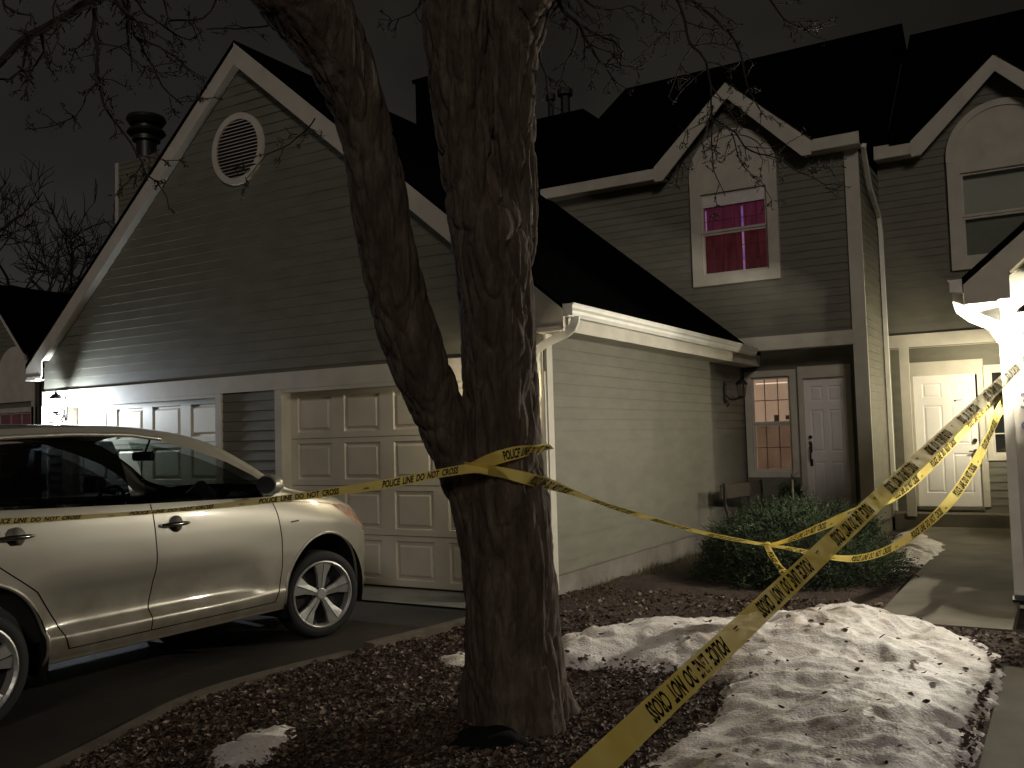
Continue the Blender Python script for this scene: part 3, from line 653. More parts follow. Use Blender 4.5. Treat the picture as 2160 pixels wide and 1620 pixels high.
while cnt < 29000:
    y = 2.6 + 5.8*rnd.random()**1.25; x = -4.55+5.4*rnd.random()
    if poly_sd(x, y, bed) < 0.01: continue
    dens_ = 1.0 if y < 6.4 else 0.45
    if x < -2.6 and y > 7.0: dens_ = 0.18
    if rnd.random() > dens_: continue
    if y > 5.0 and poly_sd(x, y, snow_main) > 0.06 and rnd.random() < 0.991: continue
    if 3.4 < y < 5 and poly_sd(x, y, snow_main) > 0.06 and rnd.random() < 0.991: continue
    z = bed_h(x, y) + 0.005+rnd.random()*0.018
    if poly_sd(x, y, snow_main) > 0: z += max(0, snow_h(x, y, snow_main, 0.135))
    s = rnd.uniform(0.007, 0.022)*(1 if y < 5.5 else 1.25); a = rnd.random()*6.28; w = s*rnd.uniform(0.45, 0.9)
    t1, t2 = rnd.uniform(-0.7, 0.7), rnd.uniform(-0.6, 0.6); c_ = rnd.uniform(-0.4, 0.6)
    M_ = Matrix.Rotation(a, 3, 'Z') @ Matrix.Rotation(t1, 3, 'X') @ Matrix.Rotation(t2, 3, 'Y')
    P_ = [(-s, 0, c_*s), (-s*.3, -w, 0), (s*.6, -w*.7, 0), (s, 0, c_*s*.6), (s*.4, w*.9, 0), (-s*.5, w*.8, 0)]
    vs = [bm.verts.new(V((x, y, z)) + M_ @ V(p)) for p in P_]
    m0 = bm.verts.new(V((x, y, z)) + M_ @ V((0, 0, -0.25*s)))
    tn = min(1, max(0, rnd.gauss(0.42, 0.24)))
    for k in range(6): bm.faces.new((vs[k], vs[(k+1) % 6], m0)); tones.append(tn)
    cnt += 1
lf = build('leaf_litter', bm, leaf_m, recalc=False); with_tone(lf, tones); tag(lf, 'brown leaf and bark chips covering the planting bed', kind='stuff')

grass_m = litter_mat('dry_grass', [(0, (0.025, 0.025, 0.010)), (0.5, (0.065, 0.055, 0.022)), (1, (0.14, 0.11, 0.05))])
bm = B(); tones = []
for k in range(5200):
    if rnd.random() < 0.62: x = -4.08+abs(rnd.gauss(0, 0.16)); y = rnd.uniform(7.7, 11.5)
    else: x = rnd.uniform(-4.0, -2.0); y = rnd.uniform(7.6, 10.5)
    if noise.noise(V((x*1.5, y*1.5, 3))) < -0.05 and rnd.random() < 0.8: continue
    h = rnd.uniform(0.025, 0.07)*(1.5 if x < -3.95 else 0.6); a = rnd.random()*6.28; l = rnd.uniform(-.6, .6)*h; w = 0.003
    b0 = V((x, y, 0.01)); d = V((cos(a), sin(a), 0)); tip = b0+V((cos(a+1.3)*l, sin(a+1.3)*l, h))
    bm.faces.new([bm.verts.new(b0-d*w), bm.verts.new(b0+d*w), bm.verts.new(tip)]); tones.append(rnd.random())
gg = build('dry_grass', bm, grass_m, recalc=False); with_tone(gg, tones); tag(gg, kind='stuff')

# low flattened black shape by the foot of the trunk
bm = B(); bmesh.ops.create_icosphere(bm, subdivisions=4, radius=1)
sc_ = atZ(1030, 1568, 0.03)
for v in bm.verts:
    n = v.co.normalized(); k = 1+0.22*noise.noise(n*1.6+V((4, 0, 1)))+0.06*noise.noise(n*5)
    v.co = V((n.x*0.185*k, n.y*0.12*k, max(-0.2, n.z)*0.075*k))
rk = build('black_mound', bm, mat('black_mound', (0.006, 0.006, 0.006), rough=0.9, scale=10, bump=0.5, spec=0.15), smooth=True); rk.location = sc_; rk.rotation_euler = (0, 0, radians(20))
tag(rk, 'low black mound lying in the leaves at the foot of the big tree trunk', 'mound')

# ------------------------------------------------------------------ the big tree
bark_m, nt, b = newmat('bark')
tc = node(nt, 'ShaderNodeTexCoord'); mp = node(nt, 'ShaderNodeMapping'); mp.inputs['Scale'].default_value = (1, 1, 0.22)
n1 = node(nt, 'ShaderNodeTexNoise'); n1.inputs['Scale'].default_value = 16; n1.inputs['Detail'].default_value = 8; n1.inputs['Roughness'].default_value = 0.7
nt.links.new(tc.outputs['Object'], mp.inputs[0]); nt.links.new(mp.outputs[0], n1.inputs['Vector'])
r_ = ramp(nt, [(0.28, (0.024, 0.015, 0.010)), (0.5, (0.070, 0.049, 0.034)), (0.75, (0.16, 0.128, 0.10))]); nt.links.new(n1.outputs['Fac'], r_.inputs[0]); nt.links.new(r_.outputs[0], b.inputs['Base Color'])
b.inputs['Roughness'].default_value = 0.9
n2 = node(nt, 'ShaderNodeTexNoise'); n2.inputs['Scale'].default_value = 55; n2.inputs['Detail'].default_value = 8; nt.links.new(mp.outputs[0], n2.inputs['Vector'])
bp = node(nt, 'ShaderNodeBump'); bp.inputs['Strength'].default_value = 0.9; bp.inputs['Distance'].default_value = 0.012
nt.links.new(n2.outputs['Fac'], bp.inputs['Height']); nt.links.new(bp.outputs[0], b.inputs['Normal'])
def spline(pts, step):
    out = []
    for i in range(len(pts)-1):
        p0 = pts[max(i-1, 0)]; p1 = pts[i]; p2 = pts[i+1]; p3 = pts[min(i+2, len(pts)-1)]
        L = (V(p2[:3])-V(p1[:3])).length; n = max(1, int(L/step))
        for k in range(n):
            t = k/n; out.append(tuple(0.5*((2*b_)+(-a+c)*t+(2*a-5*b_+4*c-d)*t*t+(-a+3*b_-3*c+d)*t**3) for a, b_, c, d in zip(p0, p1, p2, p3)))
    out.append(tuple(pts[-1])); return out
def bark_disp(p, amp):
    w = V((noise.noise(V((p.x*5, p.y*5, p.z*3))), noise.noise(V((p.x*5+9, p.y*5, p.z*3))), noise.noise(V((p.x*5, p.y*5+9, p.z*2)))*1.2))
    dd, _ = noise.voronoi(V((p.x*15, p.y*15, p.z*1.8))+w*0.7)
    e1 = dd[1]-dd[0]
    dd2, _ = noise.voronoi(V((p.x*34+3, p.y*34, p.z*6))+w*0.8)
    e2_ = dd2[1]-dd2[0]
    d = -1.35*math.exp(-e1/0.13) - 0.4*math.exp(-e2_/0.12) + 0.45*min(1.0, e1*1.6)
    d += 0.30*noise.noise(V((p.x*9, p.y*9, p.z*2))) + 0.16*noise.noise(V((p.x*55, p.y*55, p.z*25)))
    return amp*d
def limb(bm, pts, n=120, step=0.016, amp=0.019, flute=0.0):
    S = spline(pts, step); rings = []; prev = None
    for i, s in enumerate(S):
        p = V(s[:3]); r = s[3]
        t = (V(S[min(i+3, len(S)-1)][:3]) - V(S[max(i-3, 0)][:3])).normalized()
        a = t.orthogonal().normalized() if prev is None else (prev-t*prev.dot(t)).normalized(); prev = a; bb = t.cross(a)
        ring = []
        for k in range(n):
            th = 2*pi*k/n; d = a*cos(th)+bb*sin(th); q = p+d*r
            fl = flute*math.exp(-max(0, q.z)/0.19)*(0.5+0.5*sin(th*5+1.1)+0.5*sin(th*3+.3)) if flute else 0
            low = 1+0.05*noise.noise(V((cos(th)*1.2, sin(th)*1.2, q.z*1.4)))
            ring.append(bm.verts.new(p+d*(r*low+fl+bark_disp(q, amp))))
        rings.append(ring)
    for i in range(len(rings)-1):
        for k in range(n): bm.faces.new((rings[i][k], rings[i][(k+1) % n], rings[i+1][(k+1) % n], rings[i+1][k]))
    bm.faces.new(rings[-1]); return S
def tp(px, py, wpx, d): q = at(px, py, d); return (q.x, q.y, q.z, wpx*d/FPX/2)
DT = 4.92
TREE = thing('deciduous_tree', 'big bare furrowed tree forking into three limbs in the middle, yellow tape round its trunk', 'tree', (-2.6, 4.55, 0))
bm = B()
base = tp(1098, 1520, 225, DT)
main = [(base[0], base[1], -0.15, 0.30), (base[0], base[1], 0.0, 0.275), tp(1090, 1430, 208, DT), tp(1080, 1250, 196, DT), tp(1072, 1080, 180, DT), tp(1062, 960, 172, DT), tp(1055, 820, 160, DT), tp(1050, 700, 160, DT), tp(1043, 600, 166, DT), tp(1030, 500, 160, DT), tp(1008, 430, 138, DT), tp(988, 360, 118, DT), tp(980, 280, 124, DT), tp(970, 180, 134, DT), tp(963, 90, 140, DT), tp(958, 0, 144, DT), tp(950, -150, 130, DT), tp(930, -420, 100, DT), tp(900, -800, 80, DT)]
limb(bm, main, flute=0.075, step=0.013)
TR = build('trunk', bm, bark_m, TREE, smooth=True)
bm = B()
limb(bm, [tp(1062, 640, 80, DT+.05), tp(1075, 540, 108, DT+.05), tp(1082, 450, 104, DT+.08), tp(1080, 350, 104, DT+.1), tp(1075, 250, 112, DT+.1), tp(1072, 150, 122, DT+.1), tp(1084, 60, 136, DT+.1), tp(1102, -30, 140, DT+.1), tp(1150, -200, 120, DT+.1), tp(1230, -500, 90, DT)])
build('limb', bm, bark_m, TREE, smooth=True)
bm = B()
limb(bm, [tp(1045, 1480, 120, DT+.12), tp(1035, 1300, 110, DT+.10), tp(1020, 1160, 104, DT+.06), tp(998, 1060, 100, DT+.02), tp(968, 980, 102, DT-.02), tp(935, 890, 112, DT-.08), tp(892, 785, 122, DT-.15), tp(858, 690, 128, DT-.2), tp(832, 600, 126, DT-.25), tp(812, 500, 122, DT-.29), tp(797, 410, 122, DT-.32), tp(778, 310, 114, DT-.36), tp(752, 215, 118, DT-.4), tp(712, 120, 146, DT-.45), tp(660, 30, 172, DT-.5), tp(600, -50, 185, DT-.55), tp(480, -220, 150, DT-.6), tp(300, -420, 110, DT-.7)], amp=0.012)
build('limb', bm, bark_m, TREE, smooth=True)
bm = B()
limb(bm, [tp(1100, 30, 60, DT), tp(1140, -10, 62, DT), tp(1175, -70, 60, DT), tp(1230, -200, 55, DT), tp(1300, -420, 45, DT)], n=48, amp=0.006)
build('limb', bm, bark_m, TREE, smooth=True)

twig_m = mat('twig_bark', (0.03, 0.019, 0.013), (0.012, 0.008, 0.006), rough=0.9, scale=30)
def twigs(bm, pts, r0, r1_, nsub, seed, lvl=0, spread=1.0):
    R_ = random.Random(seed); pts = [V(p) for p in pts]
    S = [V(s[:3]) for s in spline([tuple(p) for p in pts], 0.045 if lvl == 0 else 0.06)]
    wob = 0.010 if lvl == 0 else 0.012
    S = [s+V((noise.noise(s*9+V((seed, 0, 0))), noise.noise(s*9+V((0, seed, 0))), noise.noise(s*9+V((0, 0, seed)))))*wob*2.2 for s in S]
    n = len(S); tube(bm, S, [r0+(r1_-r0)*i/(n-1) for i in range(n)], 6 if lvl == 0 else 4, caps=False)
    if lvl < 3:
        L = sum((S[i+1]-S[i]).length for i in range(n-1))
        for k in range(nsub):
            i = R_.randrange(max(1, n//8), n); t = (S[min(i+1, n-1)]-S[max(i-1, 0)]).normalized()
            side = V((R_.gauss(0, 1), R_.gauss(0, 1)*.5, R_.gauss(-0.25, 1))); side = (side-t*side.dot(t)).normalized()
            d = (t*R_.uniform(0.3, 1.0)+side*R_.uniform(0.7, 1.2)*spread).normalized()
            l = L*R_.uniform(0.12, 0.34)*(1-0.4*i/n); q = [S[i]]; c = d
            for s in range(3): c = (c+V((R_.gauss(0, .3), R_.gauss(0, .3), R_.gauss(-0.08, .3)))).normalized(); q.append(q[-1]+c*l/3)
            rr = (r0+(r1_-r0)*i/(n-1))*R_.uniform(0.4, 0.62); twigs(bm, q, max(rr, 0.0034), 0.0024, max(2, nsub//2) if lvl == 0 else 2, seed*31+k+lvl*7, lvl+1, spread)
def pp(L, d0, d1=None): d1 = d1 or d0; n = len(L)-1; return [tuple(at(x, y, d0+(d1-d0)*i/max(n, 1))) for i, (x, y) in enumerate(L)]
guides = [([(560, -260), (430, -160), (300, -60), (195, 0), (110, 48), (60, 82), (0, 132), (-70, 180)], 4.6, 4.2, .030, .014, 14),
          ([(120, 40), (60, 95), (45, 150), (20, 168), (-20, 170)], 4.3, 4.3, .009, .004, 9),
          ([(40, 138), (52, 150), (62, 170), (58, 200)], 4.3, 4.2, .006, .002, 5),
          ([(240, -120), (200, -10), (195, 55), (207, 95), (203, 160), (222, 215), (258, 275), (290, 320), (303, 345)], 4.5, 4.4, .013, .004, 13),
          ([(300, -120), (258, 0), (275, 45), (284, 78), (318, 125), (345, 180), (385, 222)], 4.7, 4.7, .009, .003, 11),
          ([(360, -110), (288, 0), (305, 30), (345, 58), (400, 82), (430, 68)], 4.8, 4.8, .010, .003, 9),
          ([(345, 52), (360, 44), (425, 40), (460, 0), (480, -60)], 4.8, 4.8, .004, .008, 6),
          ([(283, 78), (330, 95), (365, 120), (400, 145), (435, 165)], 4.7, 4.7, .006, .002, 8),
          ([(430, 60), (500, 62), (570, 52), (620, 30)], 4.8, 4.9, .003, .006, 5),
          ([(300, 345), (330, 385), (350, 410), (355, 440)], 4.4, 4.4, .004, .0015, 5),
          ([(160, -60), (110, 20), (125, 60), (100, 130)], 4.3, 4.2, .006, .002, 8),
          ([(20, -60), (10, 10), (60, 30), (66, 52)], 4.2, 4.2, .008, .003, 6),
          ([(203, 165), (170, 225), (140, 262), (60, 272)], 4.4, 4.4, .004, .0016, 6),
          ([(910, -60), (880, 20), (830, 50), (800, 40)], 4.9, 4.9, .006, .0016, 6),
          ([(1150, -60), (1175, 0), (1225, 60), (1262, 130), (1280, 150), (1303, 195)], 5.0, 5.4, .014, .004, 12),
          ([(1170, 0), (1150, 70), (1140, 130), (1155, 180), (1162, 215)], 5.0, 5.0, .009, .003, 7),
          ([(1222, 60), (1212, 95), (1190, 150), (1180, 190)], 5.0, 5.0, .006, .002, 6),
          ([(1235, 60), (1290, 90), (1312, 110), (1305, 135), (1360, 140)], 5.2, 5.3, .007, .002, 8),
          ([(1200, -20), (1260, 15), (1340, 20), (1400, 50)], 5.0, 5.3, .007, .002, 9),
          ([(1380, -80), (1440, 20), (1450, 80), (1490, 130), (1500, 200), (1502, 330), (1515, 370), (1530, 420)], 5.2, 5.2, .009, .0022, 13),
          ([(1500, 220), (1480, 300), (1440, 340), (1425, 380)], 5.2, 5.2, .005, .0016, 8),
          ([(1530, 60), (1560, 110), (1580, 190), (1620, 250)], 5.4, 5.4, .007, .002, 8),
          ([(1500, 250), (1550, 285), (1600, 330), (1640, 335), (1760, 405)], 5.3, 5.4, .005, .0016, 10),
          ([(1545, 280), (1560, 330), (1600, 380), (1625, 420)], 5.3, 5.3, .004, .0015, 7),
          ([(1600, -80), (1640, 30), (1700, 60), (1760, 50)], 5.4, 5.6, .008, .002, 8),
          ([(1330, -60), (1440, -10), (1530, 60)], 5.2, 5.4, .012, .007, 6),
          ([(660, 250), (620, 300), (560, 330), (520, 380)], 5.2, 5.6, .004, .0015, 8)]
for gi, (L, d0, d1, ra_, rb_, ns) in enumerate(guides):
    bm = B(); twigs(bm, pp(L, d0, d1), ra_*1.25, max(rb_*1.1, .002), int(ns*1.3), 11+gi); build('branch', bm, twig_m, TREE, smooth=True, recalc=False)

# far bare tree, left, behind the garages
bt = thing('bare_tree', 'distant leafless bushy tree in the dark beyond the garage at the left', 'tree', (0, 0, 0))
bq = atY(140, 640, 24.0); bt.location = (bq.x, 24.0, 0); bpy.context.view_layer.update()
bm = B(); RB = random.Random(5); crown = B()
def grow(p, d, l, r, lvl):
    q = [p]; c = d.copy()
    for s in range(4): c = (c+V((RB.gauss(0, .16), RB.gauss(0, .16), RB.gauss(0.03, .13)))).normalized(); q.append(q[-1]+c*l/4)
    tube(bm if lvl < 2 else crown, q, [r*(1-0.10*i) for i in range(5)], 5 if lvl < 2 else 3, caps=False)
    if lvl < 6:
        for k in range(3 if lvl < 5 else 4):
            i = RB.choice((2, 3, 4)); sd = V((RB.gauss(0, 1), RB.gauss(0, 1), RB.gauss(0.1, .6))).normalized()
            grow(q[i], (c*0.9+sd*0.75).normalized(), l*RB.uniform(.62, .82), max(r*.58, .022), lvl+1)
tz = atY(150, 395, 24).z
grow(V((bq.x+1.2, 24, 0)), V((0, 0, 1)), 6.3, 0.34, 0)
build('trunk', bm, twig_m, bt, recalc=False); build('crown', crown, twig_m, bt, recalc=False)

# ------------------------------------------------------------------ the car (side seen from its right, nose to the garage)
CX = -6.02
KY = [2.08, 2.13, 2.22, 2.40, 2.70, 3.0, 3.5, 4.0, 4.4, 4.7, 5.0, 5.25, 5.5, 5.8, 6.05, 6.22, 6.36, 6.44, 6.47]
T = dict(
 bz=[.95, 1.03, 1.10, 1.17, 1.20, 1.195, 1.18, 1.168, 1.155, 1.145, 1.13, 1.115, 1.095, 1.055, .995, .93, .84, .74, .66],
 bx=[.66, .74, .80, .845, .87, .88, .885, .885, .885, .88, .875, .868, .855, .825, .765, .69, .56, .40, .30],
 zr=[.97, 1.08, 1.27, 1.50, 1.60, 1.628, 1.645, 1.635, 1.59, 1.50, 1.34, 1.185, 1.13, 1.085, 1.02, .955, .86, .755, .67],
 xr=[.60, .66, .68, .66, .64, .63, .63, .63, .64, .67, .73, .80, .80, .765, .70, .62, .50, .36, .26],
 zc=[.99, 1.12, 1.33, 1.57, 1.665, 1.69, 1.705, 1.70, 1.67, 1.61, 1.47, 1.29, 1.19, 1.14, 1.075, 1.0, .90, .78, .69],
 xm=[.64, .74, .83, .885, .915, .925, .925, .925, .925, .925, .925, .925, .925, .91, .865, .79, .66, .50, .38],
 zb=[.50, .40, .34, .30, .285, .28, .28, .28, .28, .28, .28, .28, .27, .25, .24, .25, .28, .36, .46],
 cf=[0, 0, 0, 0, 0, 0, .95, 1, 1, .8, .0, 0, 0, 0, 0, 0, 0, 0, 0])
def hermite(xs, ys, x):
    if x <= xs[0]: return ys[0]
    if x >= xs[-1]: return ys[-1]
    i = max(k for k in range(len(xs)) if xs[k] <= x); i = min(i, len(xs)-2)
    def sl(k):
        if k == 0 or k == len(xs)-1: return 0 if k else (ys[1]-ys[0])/(xs[1]-xs[0])
        a = (ys[k]-ys[k-1])/(xs[k]-xs[k-1]); b_ = (ys[k+1]-ys[k])/(xs[k+1]-xs[k])
        return 0 if a*b_ <= 0 else 2*a*b_/(a+b_)
    h = xs[i+1]-xs[i]; t = (x-xs[i])/h
    return (2*t**3-3*t*t+1)*ys[i]+(t**3-2*t*t+t)*h*sl(i)+(-2*t**3+3*t*t)*ys[i+1]+(t**3-t*t)*h*sl(i+1)
def car_prof(y):
    g = {k: hermite(KY, v, y) for k, v in T.items()}
    zb, bz, xm, bx, zr, xr, zc, cf = g['zb'], g['bz'], g['xm'], g['bx'], g['zr'], g['xr'], g['zc'], g['cf']
    S = lambda z: zb+(z-.28)*(bz-zb)/(1.17-.28)
    P = [(0, zb), (xm-.30, zb), (xm-.06, zb+.005), (xm-.03, S(.31)), (xm-.012, S(.37)), (xm-.004, S(.43)), (xm-.010-.018*cf, S(.46)), (xm-.012-.052*cf, S(.50)),
         (xm-.008-.056*cf, S(.58)), (xm-.004-.040*cf, S(.66)), (xm-.014*cf, S(.735)), (xm, S(.82)), (xm-.001, S(.92)), (xm-.006, S(1.0)), ((xm*.45+bx*.55)+.006, S(1.09)), (bx, bz),
         (bx-.012, bz+.012*(zr-bz)/.4), (bx+(xr-bx)*.45+.014, bz+(zr-bz)*.5), (xr, zr), (xr-.045, zr+(zc-zr)*.42), (xr*.62, zr+(zc-zr)*.80), (xr*.3, zr+(zc-zr)*.96), (0, zc)]
    return P
def cr(P, n=4):
    out = []
    for i in range(len(P)-1):
        p0 = P[max(i-1, 0)]; p1 = P[i]; p2 = P[i+1]; p3 = P[min(i+2, len(P)-1)]
        for k in range(n):
            t = k/n; out.append(tuple(0.5*((2*b_)+(-a+c)*t+(2*a-5*b_+4*c-d)*t*t+(-a+3*b_-3*c+d)*t**3) for a, b_, c, d in zip(p0, p1, p2, p3)))
    out.append(P[-1]); return out
def car_x(y, z):
    P = cr(car_prof(y))[8:76]
    for a, b_ in zip(P, P[1:]):
        if a[1] <= z <= b_[1] and b_[1] > a[1]: return a[0]+(b_[0]-a[0])*(z-a[1])/(b_[1]-a[1])
    return P[-1][0]
ys_ = []; y_ = 2.08
while y_ < 6.47: ys_.append(y_); y_ += 0.0125 if (y_ < 2.25 or y_ > 6.0) else 0.028
ys_.append(6.47)
cbm = B(); grid = []
for y in ys_:
    P = cr(car_prof(y)); Q = P + [(-a, z) for a, z in P[-2:0:-1]]
    grid.append([cbm.verts.new((CX+a, y, z)) for a, z in Q])
NQ = len(grid[0])
for i in range(len(grid)-1):
    for k in range(NQ): cbm.faces.new((grid[i][k], grid[i][(k+1) % NQ], grid[i+1][(k+1) % NQ], grid[i+1][k]))
cbm.faces.new(grid[0]); cbm.faces.new(grid[-1][::-1])
bmesh.ops.recalc_face_normals(cbm, faces=cbm.faces)
def inpoly(x, y, P):
    r_ = False; n = len(P)
    for i in range(n):
        ax, ay = P[i]; bx, by = P[(i+1) % n]
        if (ay > y) != (by > y) and x < (bx-ax)*(y-ay)/(by-ay)+ax: r_ = not r_
    return r_
def cut(bm, poly, ia, ib, cond):
    ax_ = [0, 1, 2]; ic = [k for k in ax_ if k not in (ia, ib)][0]
    for i in range(len(poly)):
        a, b_ = poly[i], poly[(i+1) % len(poly)]
        lo = (min(a[0], b_[0])-.01, min(a[1], b_[1])-.01); hi = (max(a[0], b_[0])+.01, max(a[1], b_[1])+.01)
        fs = []
        for f in bm.faces:
            c = f.calc_center_median()
            if not cond(c): continue
            us = [v.co[ia] for v in f.verts]; vs = [v.co[ib] for v in f.verts]
            if max(us) < lo[0] or min(us) > hi[0] or max(vs) < lo[1] or min(vs) > hi[1]: continue
            fs.append(f)
        if not fs: continue
        g = set(fs)
        for f in fs: g.update(f.edges); g.update(f.verts)
        co = V((0, 0, 0)); co[ia] = a[0]; co[ib] = a[1]
        no = V((0, 0, 0)); no[ia] = b_[1]-a[1]; no[ib] = -(b_[0]-a[0])
        if no.length < 1e-9: continue
        bmesh.ops.bisect_plane(bm, geom=list(g), plane_co=co, plane_no=no.normalized(), dist=1e-6)
    return [f for f in bm.faces if cond(f.calc_center_median()) and inpoly(f.calc_center_median()[ia], f.calc_center_median()[ib], poly)]
def extract(bm, fs, name, material, parent, smooth=True):
    nb = B(); mp_ = {}
    for f in fs:
        vs = []
        for v in f.verts:
            if v not in mp_: mp_[v] = nb.verts.new(v.co)
            vs.append(mp_[v])
        nb.faces.new(vs)
    bmesh.ops.delete(bm, geom=fs, context='FACES')
    return build(name, nb, material, parent, smooth=smooth, recalc=False)
CAR = thing('parked_suv', 'silver white sport utility car parked nose-in before the garage doors', 'car', (CX, 4.3, 0))
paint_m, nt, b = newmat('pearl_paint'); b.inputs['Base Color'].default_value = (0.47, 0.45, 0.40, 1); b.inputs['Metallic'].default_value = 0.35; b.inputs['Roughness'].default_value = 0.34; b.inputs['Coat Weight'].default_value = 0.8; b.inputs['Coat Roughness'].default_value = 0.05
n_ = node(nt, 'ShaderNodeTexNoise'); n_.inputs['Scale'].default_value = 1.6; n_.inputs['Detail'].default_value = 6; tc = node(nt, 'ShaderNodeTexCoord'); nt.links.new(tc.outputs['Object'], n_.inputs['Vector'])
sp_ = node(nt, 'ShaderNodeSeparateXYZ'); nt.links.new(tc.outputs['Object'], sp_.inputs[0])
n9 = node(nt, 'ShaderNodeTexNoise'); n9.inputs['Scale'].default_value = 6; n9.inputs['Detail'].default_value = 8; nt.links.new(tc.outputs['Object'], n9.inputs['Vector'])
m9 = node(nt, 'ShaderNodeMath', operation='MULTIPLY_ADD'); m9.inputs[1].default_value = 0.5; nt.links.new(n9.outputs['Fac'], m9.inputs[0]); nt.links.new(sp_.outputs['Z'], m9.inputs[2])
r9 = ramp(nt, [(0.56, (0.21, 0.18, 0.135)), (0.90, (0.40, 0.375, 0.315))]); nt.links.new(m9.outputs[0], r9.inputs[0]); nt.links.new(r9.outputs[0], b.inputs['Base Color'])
rr_ = ramp(nt, [(0.3, (0.30, 0.30, 0.30)), (0.7, (0.44, 0.44, 0.44))]); nt.links.new(n_.outputs['Fac'], rr_.inputs[0]); nt.links.new(rr_.outputs[0], b.inputs['Roughness'])
cglass = glassmat('car_glass', (0.42, 0.46, 0.43), 0.16, 0.01); dglass = glassmat('privacy_glass', (0.035, 0.04, 0.045), 0.3, 0.01)
chrome = mat('chrome', (0.5, 0.5, 0.48), rough=0.15, metal=1.0); alloy = mat('alloy', (0.50, 0.49, 0.46), rough=0.38, metal=0.6, scale=3); rubber = mat('tyre_rubber', (0.012, 0.012, 0.012), rough=0.8)
seat_m = mat('seat_fabric', (0.10, 0.10, 0.09), rough=0.9)
WF, WR, WZ, AR = 5.605, 2.83, 0.345, 0.445
side = lambda s: (lambda c: (c.x-CX)*s > 0.5)
arcs = lambda yc: [(yc+AR*cos(2*pi*k/36), WZ+0.01+AR*1.04*sin(2*pi*k/36)) for k in range(36)]
rear_win = [(2.60, 1.235), (3.86, 1.185), (3.86, 1.575), (3.62, 1.583), (3.3, 1.580), (3.0, 1.562), (2.78, 1.53)]
front_win = [(3.98, 1.18), (4.97, 1.155), (5.04, 1.17), (4.90, 1.262), (4.72, 1.355), (4.5, 1.445), (4.25, 1.522), (4.1, 1.555), (3.98, 1.568)]
pillar = [(3.862, 1.17), (3.978, 1.17), (3.978, 1.585), (3.862, 1.59)]
dlo_trim = [(2.52, 1.215), (3.9, 1.168), (5.08, 1.136), (5.17, 1.165), (4.97, 1.305), (4.77, 1.405), (4.51, 1.499), (4.25, 1.572), (4.0, 1.604), (3.6, 1.612), (3.25, 1.602), (2.95, 1.585), (2.72, 1.55)]
fdoor = [(3.985, 1.160), (3.998, 1.0), (4.01, 0.8), (4.005, 0.6), (3.975, 0.44), (3.97, 0.36), (5.05, 0.36), (5.10, 0.46), (5.125, 0.62), (5.12, 0.82), (5.09, 1.0), (5.06, 1.10), (5.05, 1.13)]
rdoor = [(3.978, 1.160), (3.99, 1.0), (4.002, 0.8), (3.997, 0.6), (3.967, 0.44), (3.962, 0.36), (3.40, 0.36), (3.34, 0.52), (3.20, 0.72), (2.96, 0.90), (2.84, 1.02), (2.80, 1.19)]
lamp_poly = [(5.74, 1.035), (5.90, 1.02), (6.10, 0.955), (6.27, 0.865), (6.33, 0.77), (6.22, 0.76), (6.02, 0.86), (5.86, 0.955)]
tail_poly = [(2.40, 1.13), (2.16, 1.04), (2.10, 0.94), (2.20, 0.90), (2.36, 1.0)]
objs = {}
for s in (1, -1):
    c = side(s)
    for yc in (WF, WR):
        fs = cut(cbm, arcs(yc), 1, 2, c); bmesh.ops.delete(cbm, geom=fs, context='FACES')
    tr = cut(cbm, dlo_trim, 1, 2, c); tb = extract(cbm, tr, 'window_surround', black_m, CAR); 
    for nm, pl, mt_ in (('window', front_win, cglass), ('window', rear_win, dglass)):
        # take the pane out of the surround mesh
        bmt = B(); bmt.from_mesh(tb.data); fs = cut(bmt, pl, 1, 2, c); extract(bmt, fs, nm, mt_, CAR); bmt.to_mesh(tb.data); bmt.free()
    tb.parent = CAR
    for nm, pl in (('front_door', fdoor), ('rear_door', rdoor)):
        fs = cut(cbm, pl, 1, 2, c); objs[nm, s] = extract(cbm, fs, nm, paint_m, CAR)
    fs = cut(cbm, lamp_poly, 1, 2, lambda q, s=s: (q.x-CX)*s > 0.25); hl = extract(cbm, fs, 'headlight', None or mat('headlight_lens', (0.40, 0.36, 0.31), (0.40, 0.09, 0.03), rough=0.08, scale=14, coat=1) if 'headlight_lens' not in MATS else MATS['headlight_lens'], CAR)
    fs = cut(cbm, tail_poly, 1, 2, lambda q, s=s: (q.x-CX)*s > 0.25); extract(cbm, fs, 'tail_light', mat('tail_lens', (0.25, 0.01, 0.01), rough=0.1, coat=1) if 'tail_lens' not in MATS else MATS['tail_lens'], CAR)
# windscreen and rear screen (seen from above / front)
ws = [(-0.60, 4.62), (0.60, 4.62), (0.735, 5.2), (0.70, 5.42), (-0.70, 5.42), (-0.735, 5.2)]
fs = cut(cbm, [(CX+a, y) for a, y in ws], 0, 1, lambda c: c.z > 1.12); extract(cbm, fs, 'windscreen', cglass, CAR)
fs = cut(cbm, [(CX-.56, 2.24), (CX+.56, 2.24), (CX+.5, 2.46), (CX-.5, 2.46)], 0, 1, lambda c: c.z > 1.12); extract(cbm, fs, 'rear_screen', dglass, CAR)
gr = [(-0.50, 0.62), (0.50, 0.62), (0.44, 0.74), (-0.44, 0.74)]
fs = cut(cbm, [(CX+a, z) for a, z in gr], 0, 2, lambda c: c.y > 6.2); extract(cbm, fs, 'grille', black_m, CAR)
body = build('body', cbm, paint_m, CAR, smooth=True, recalc=False)
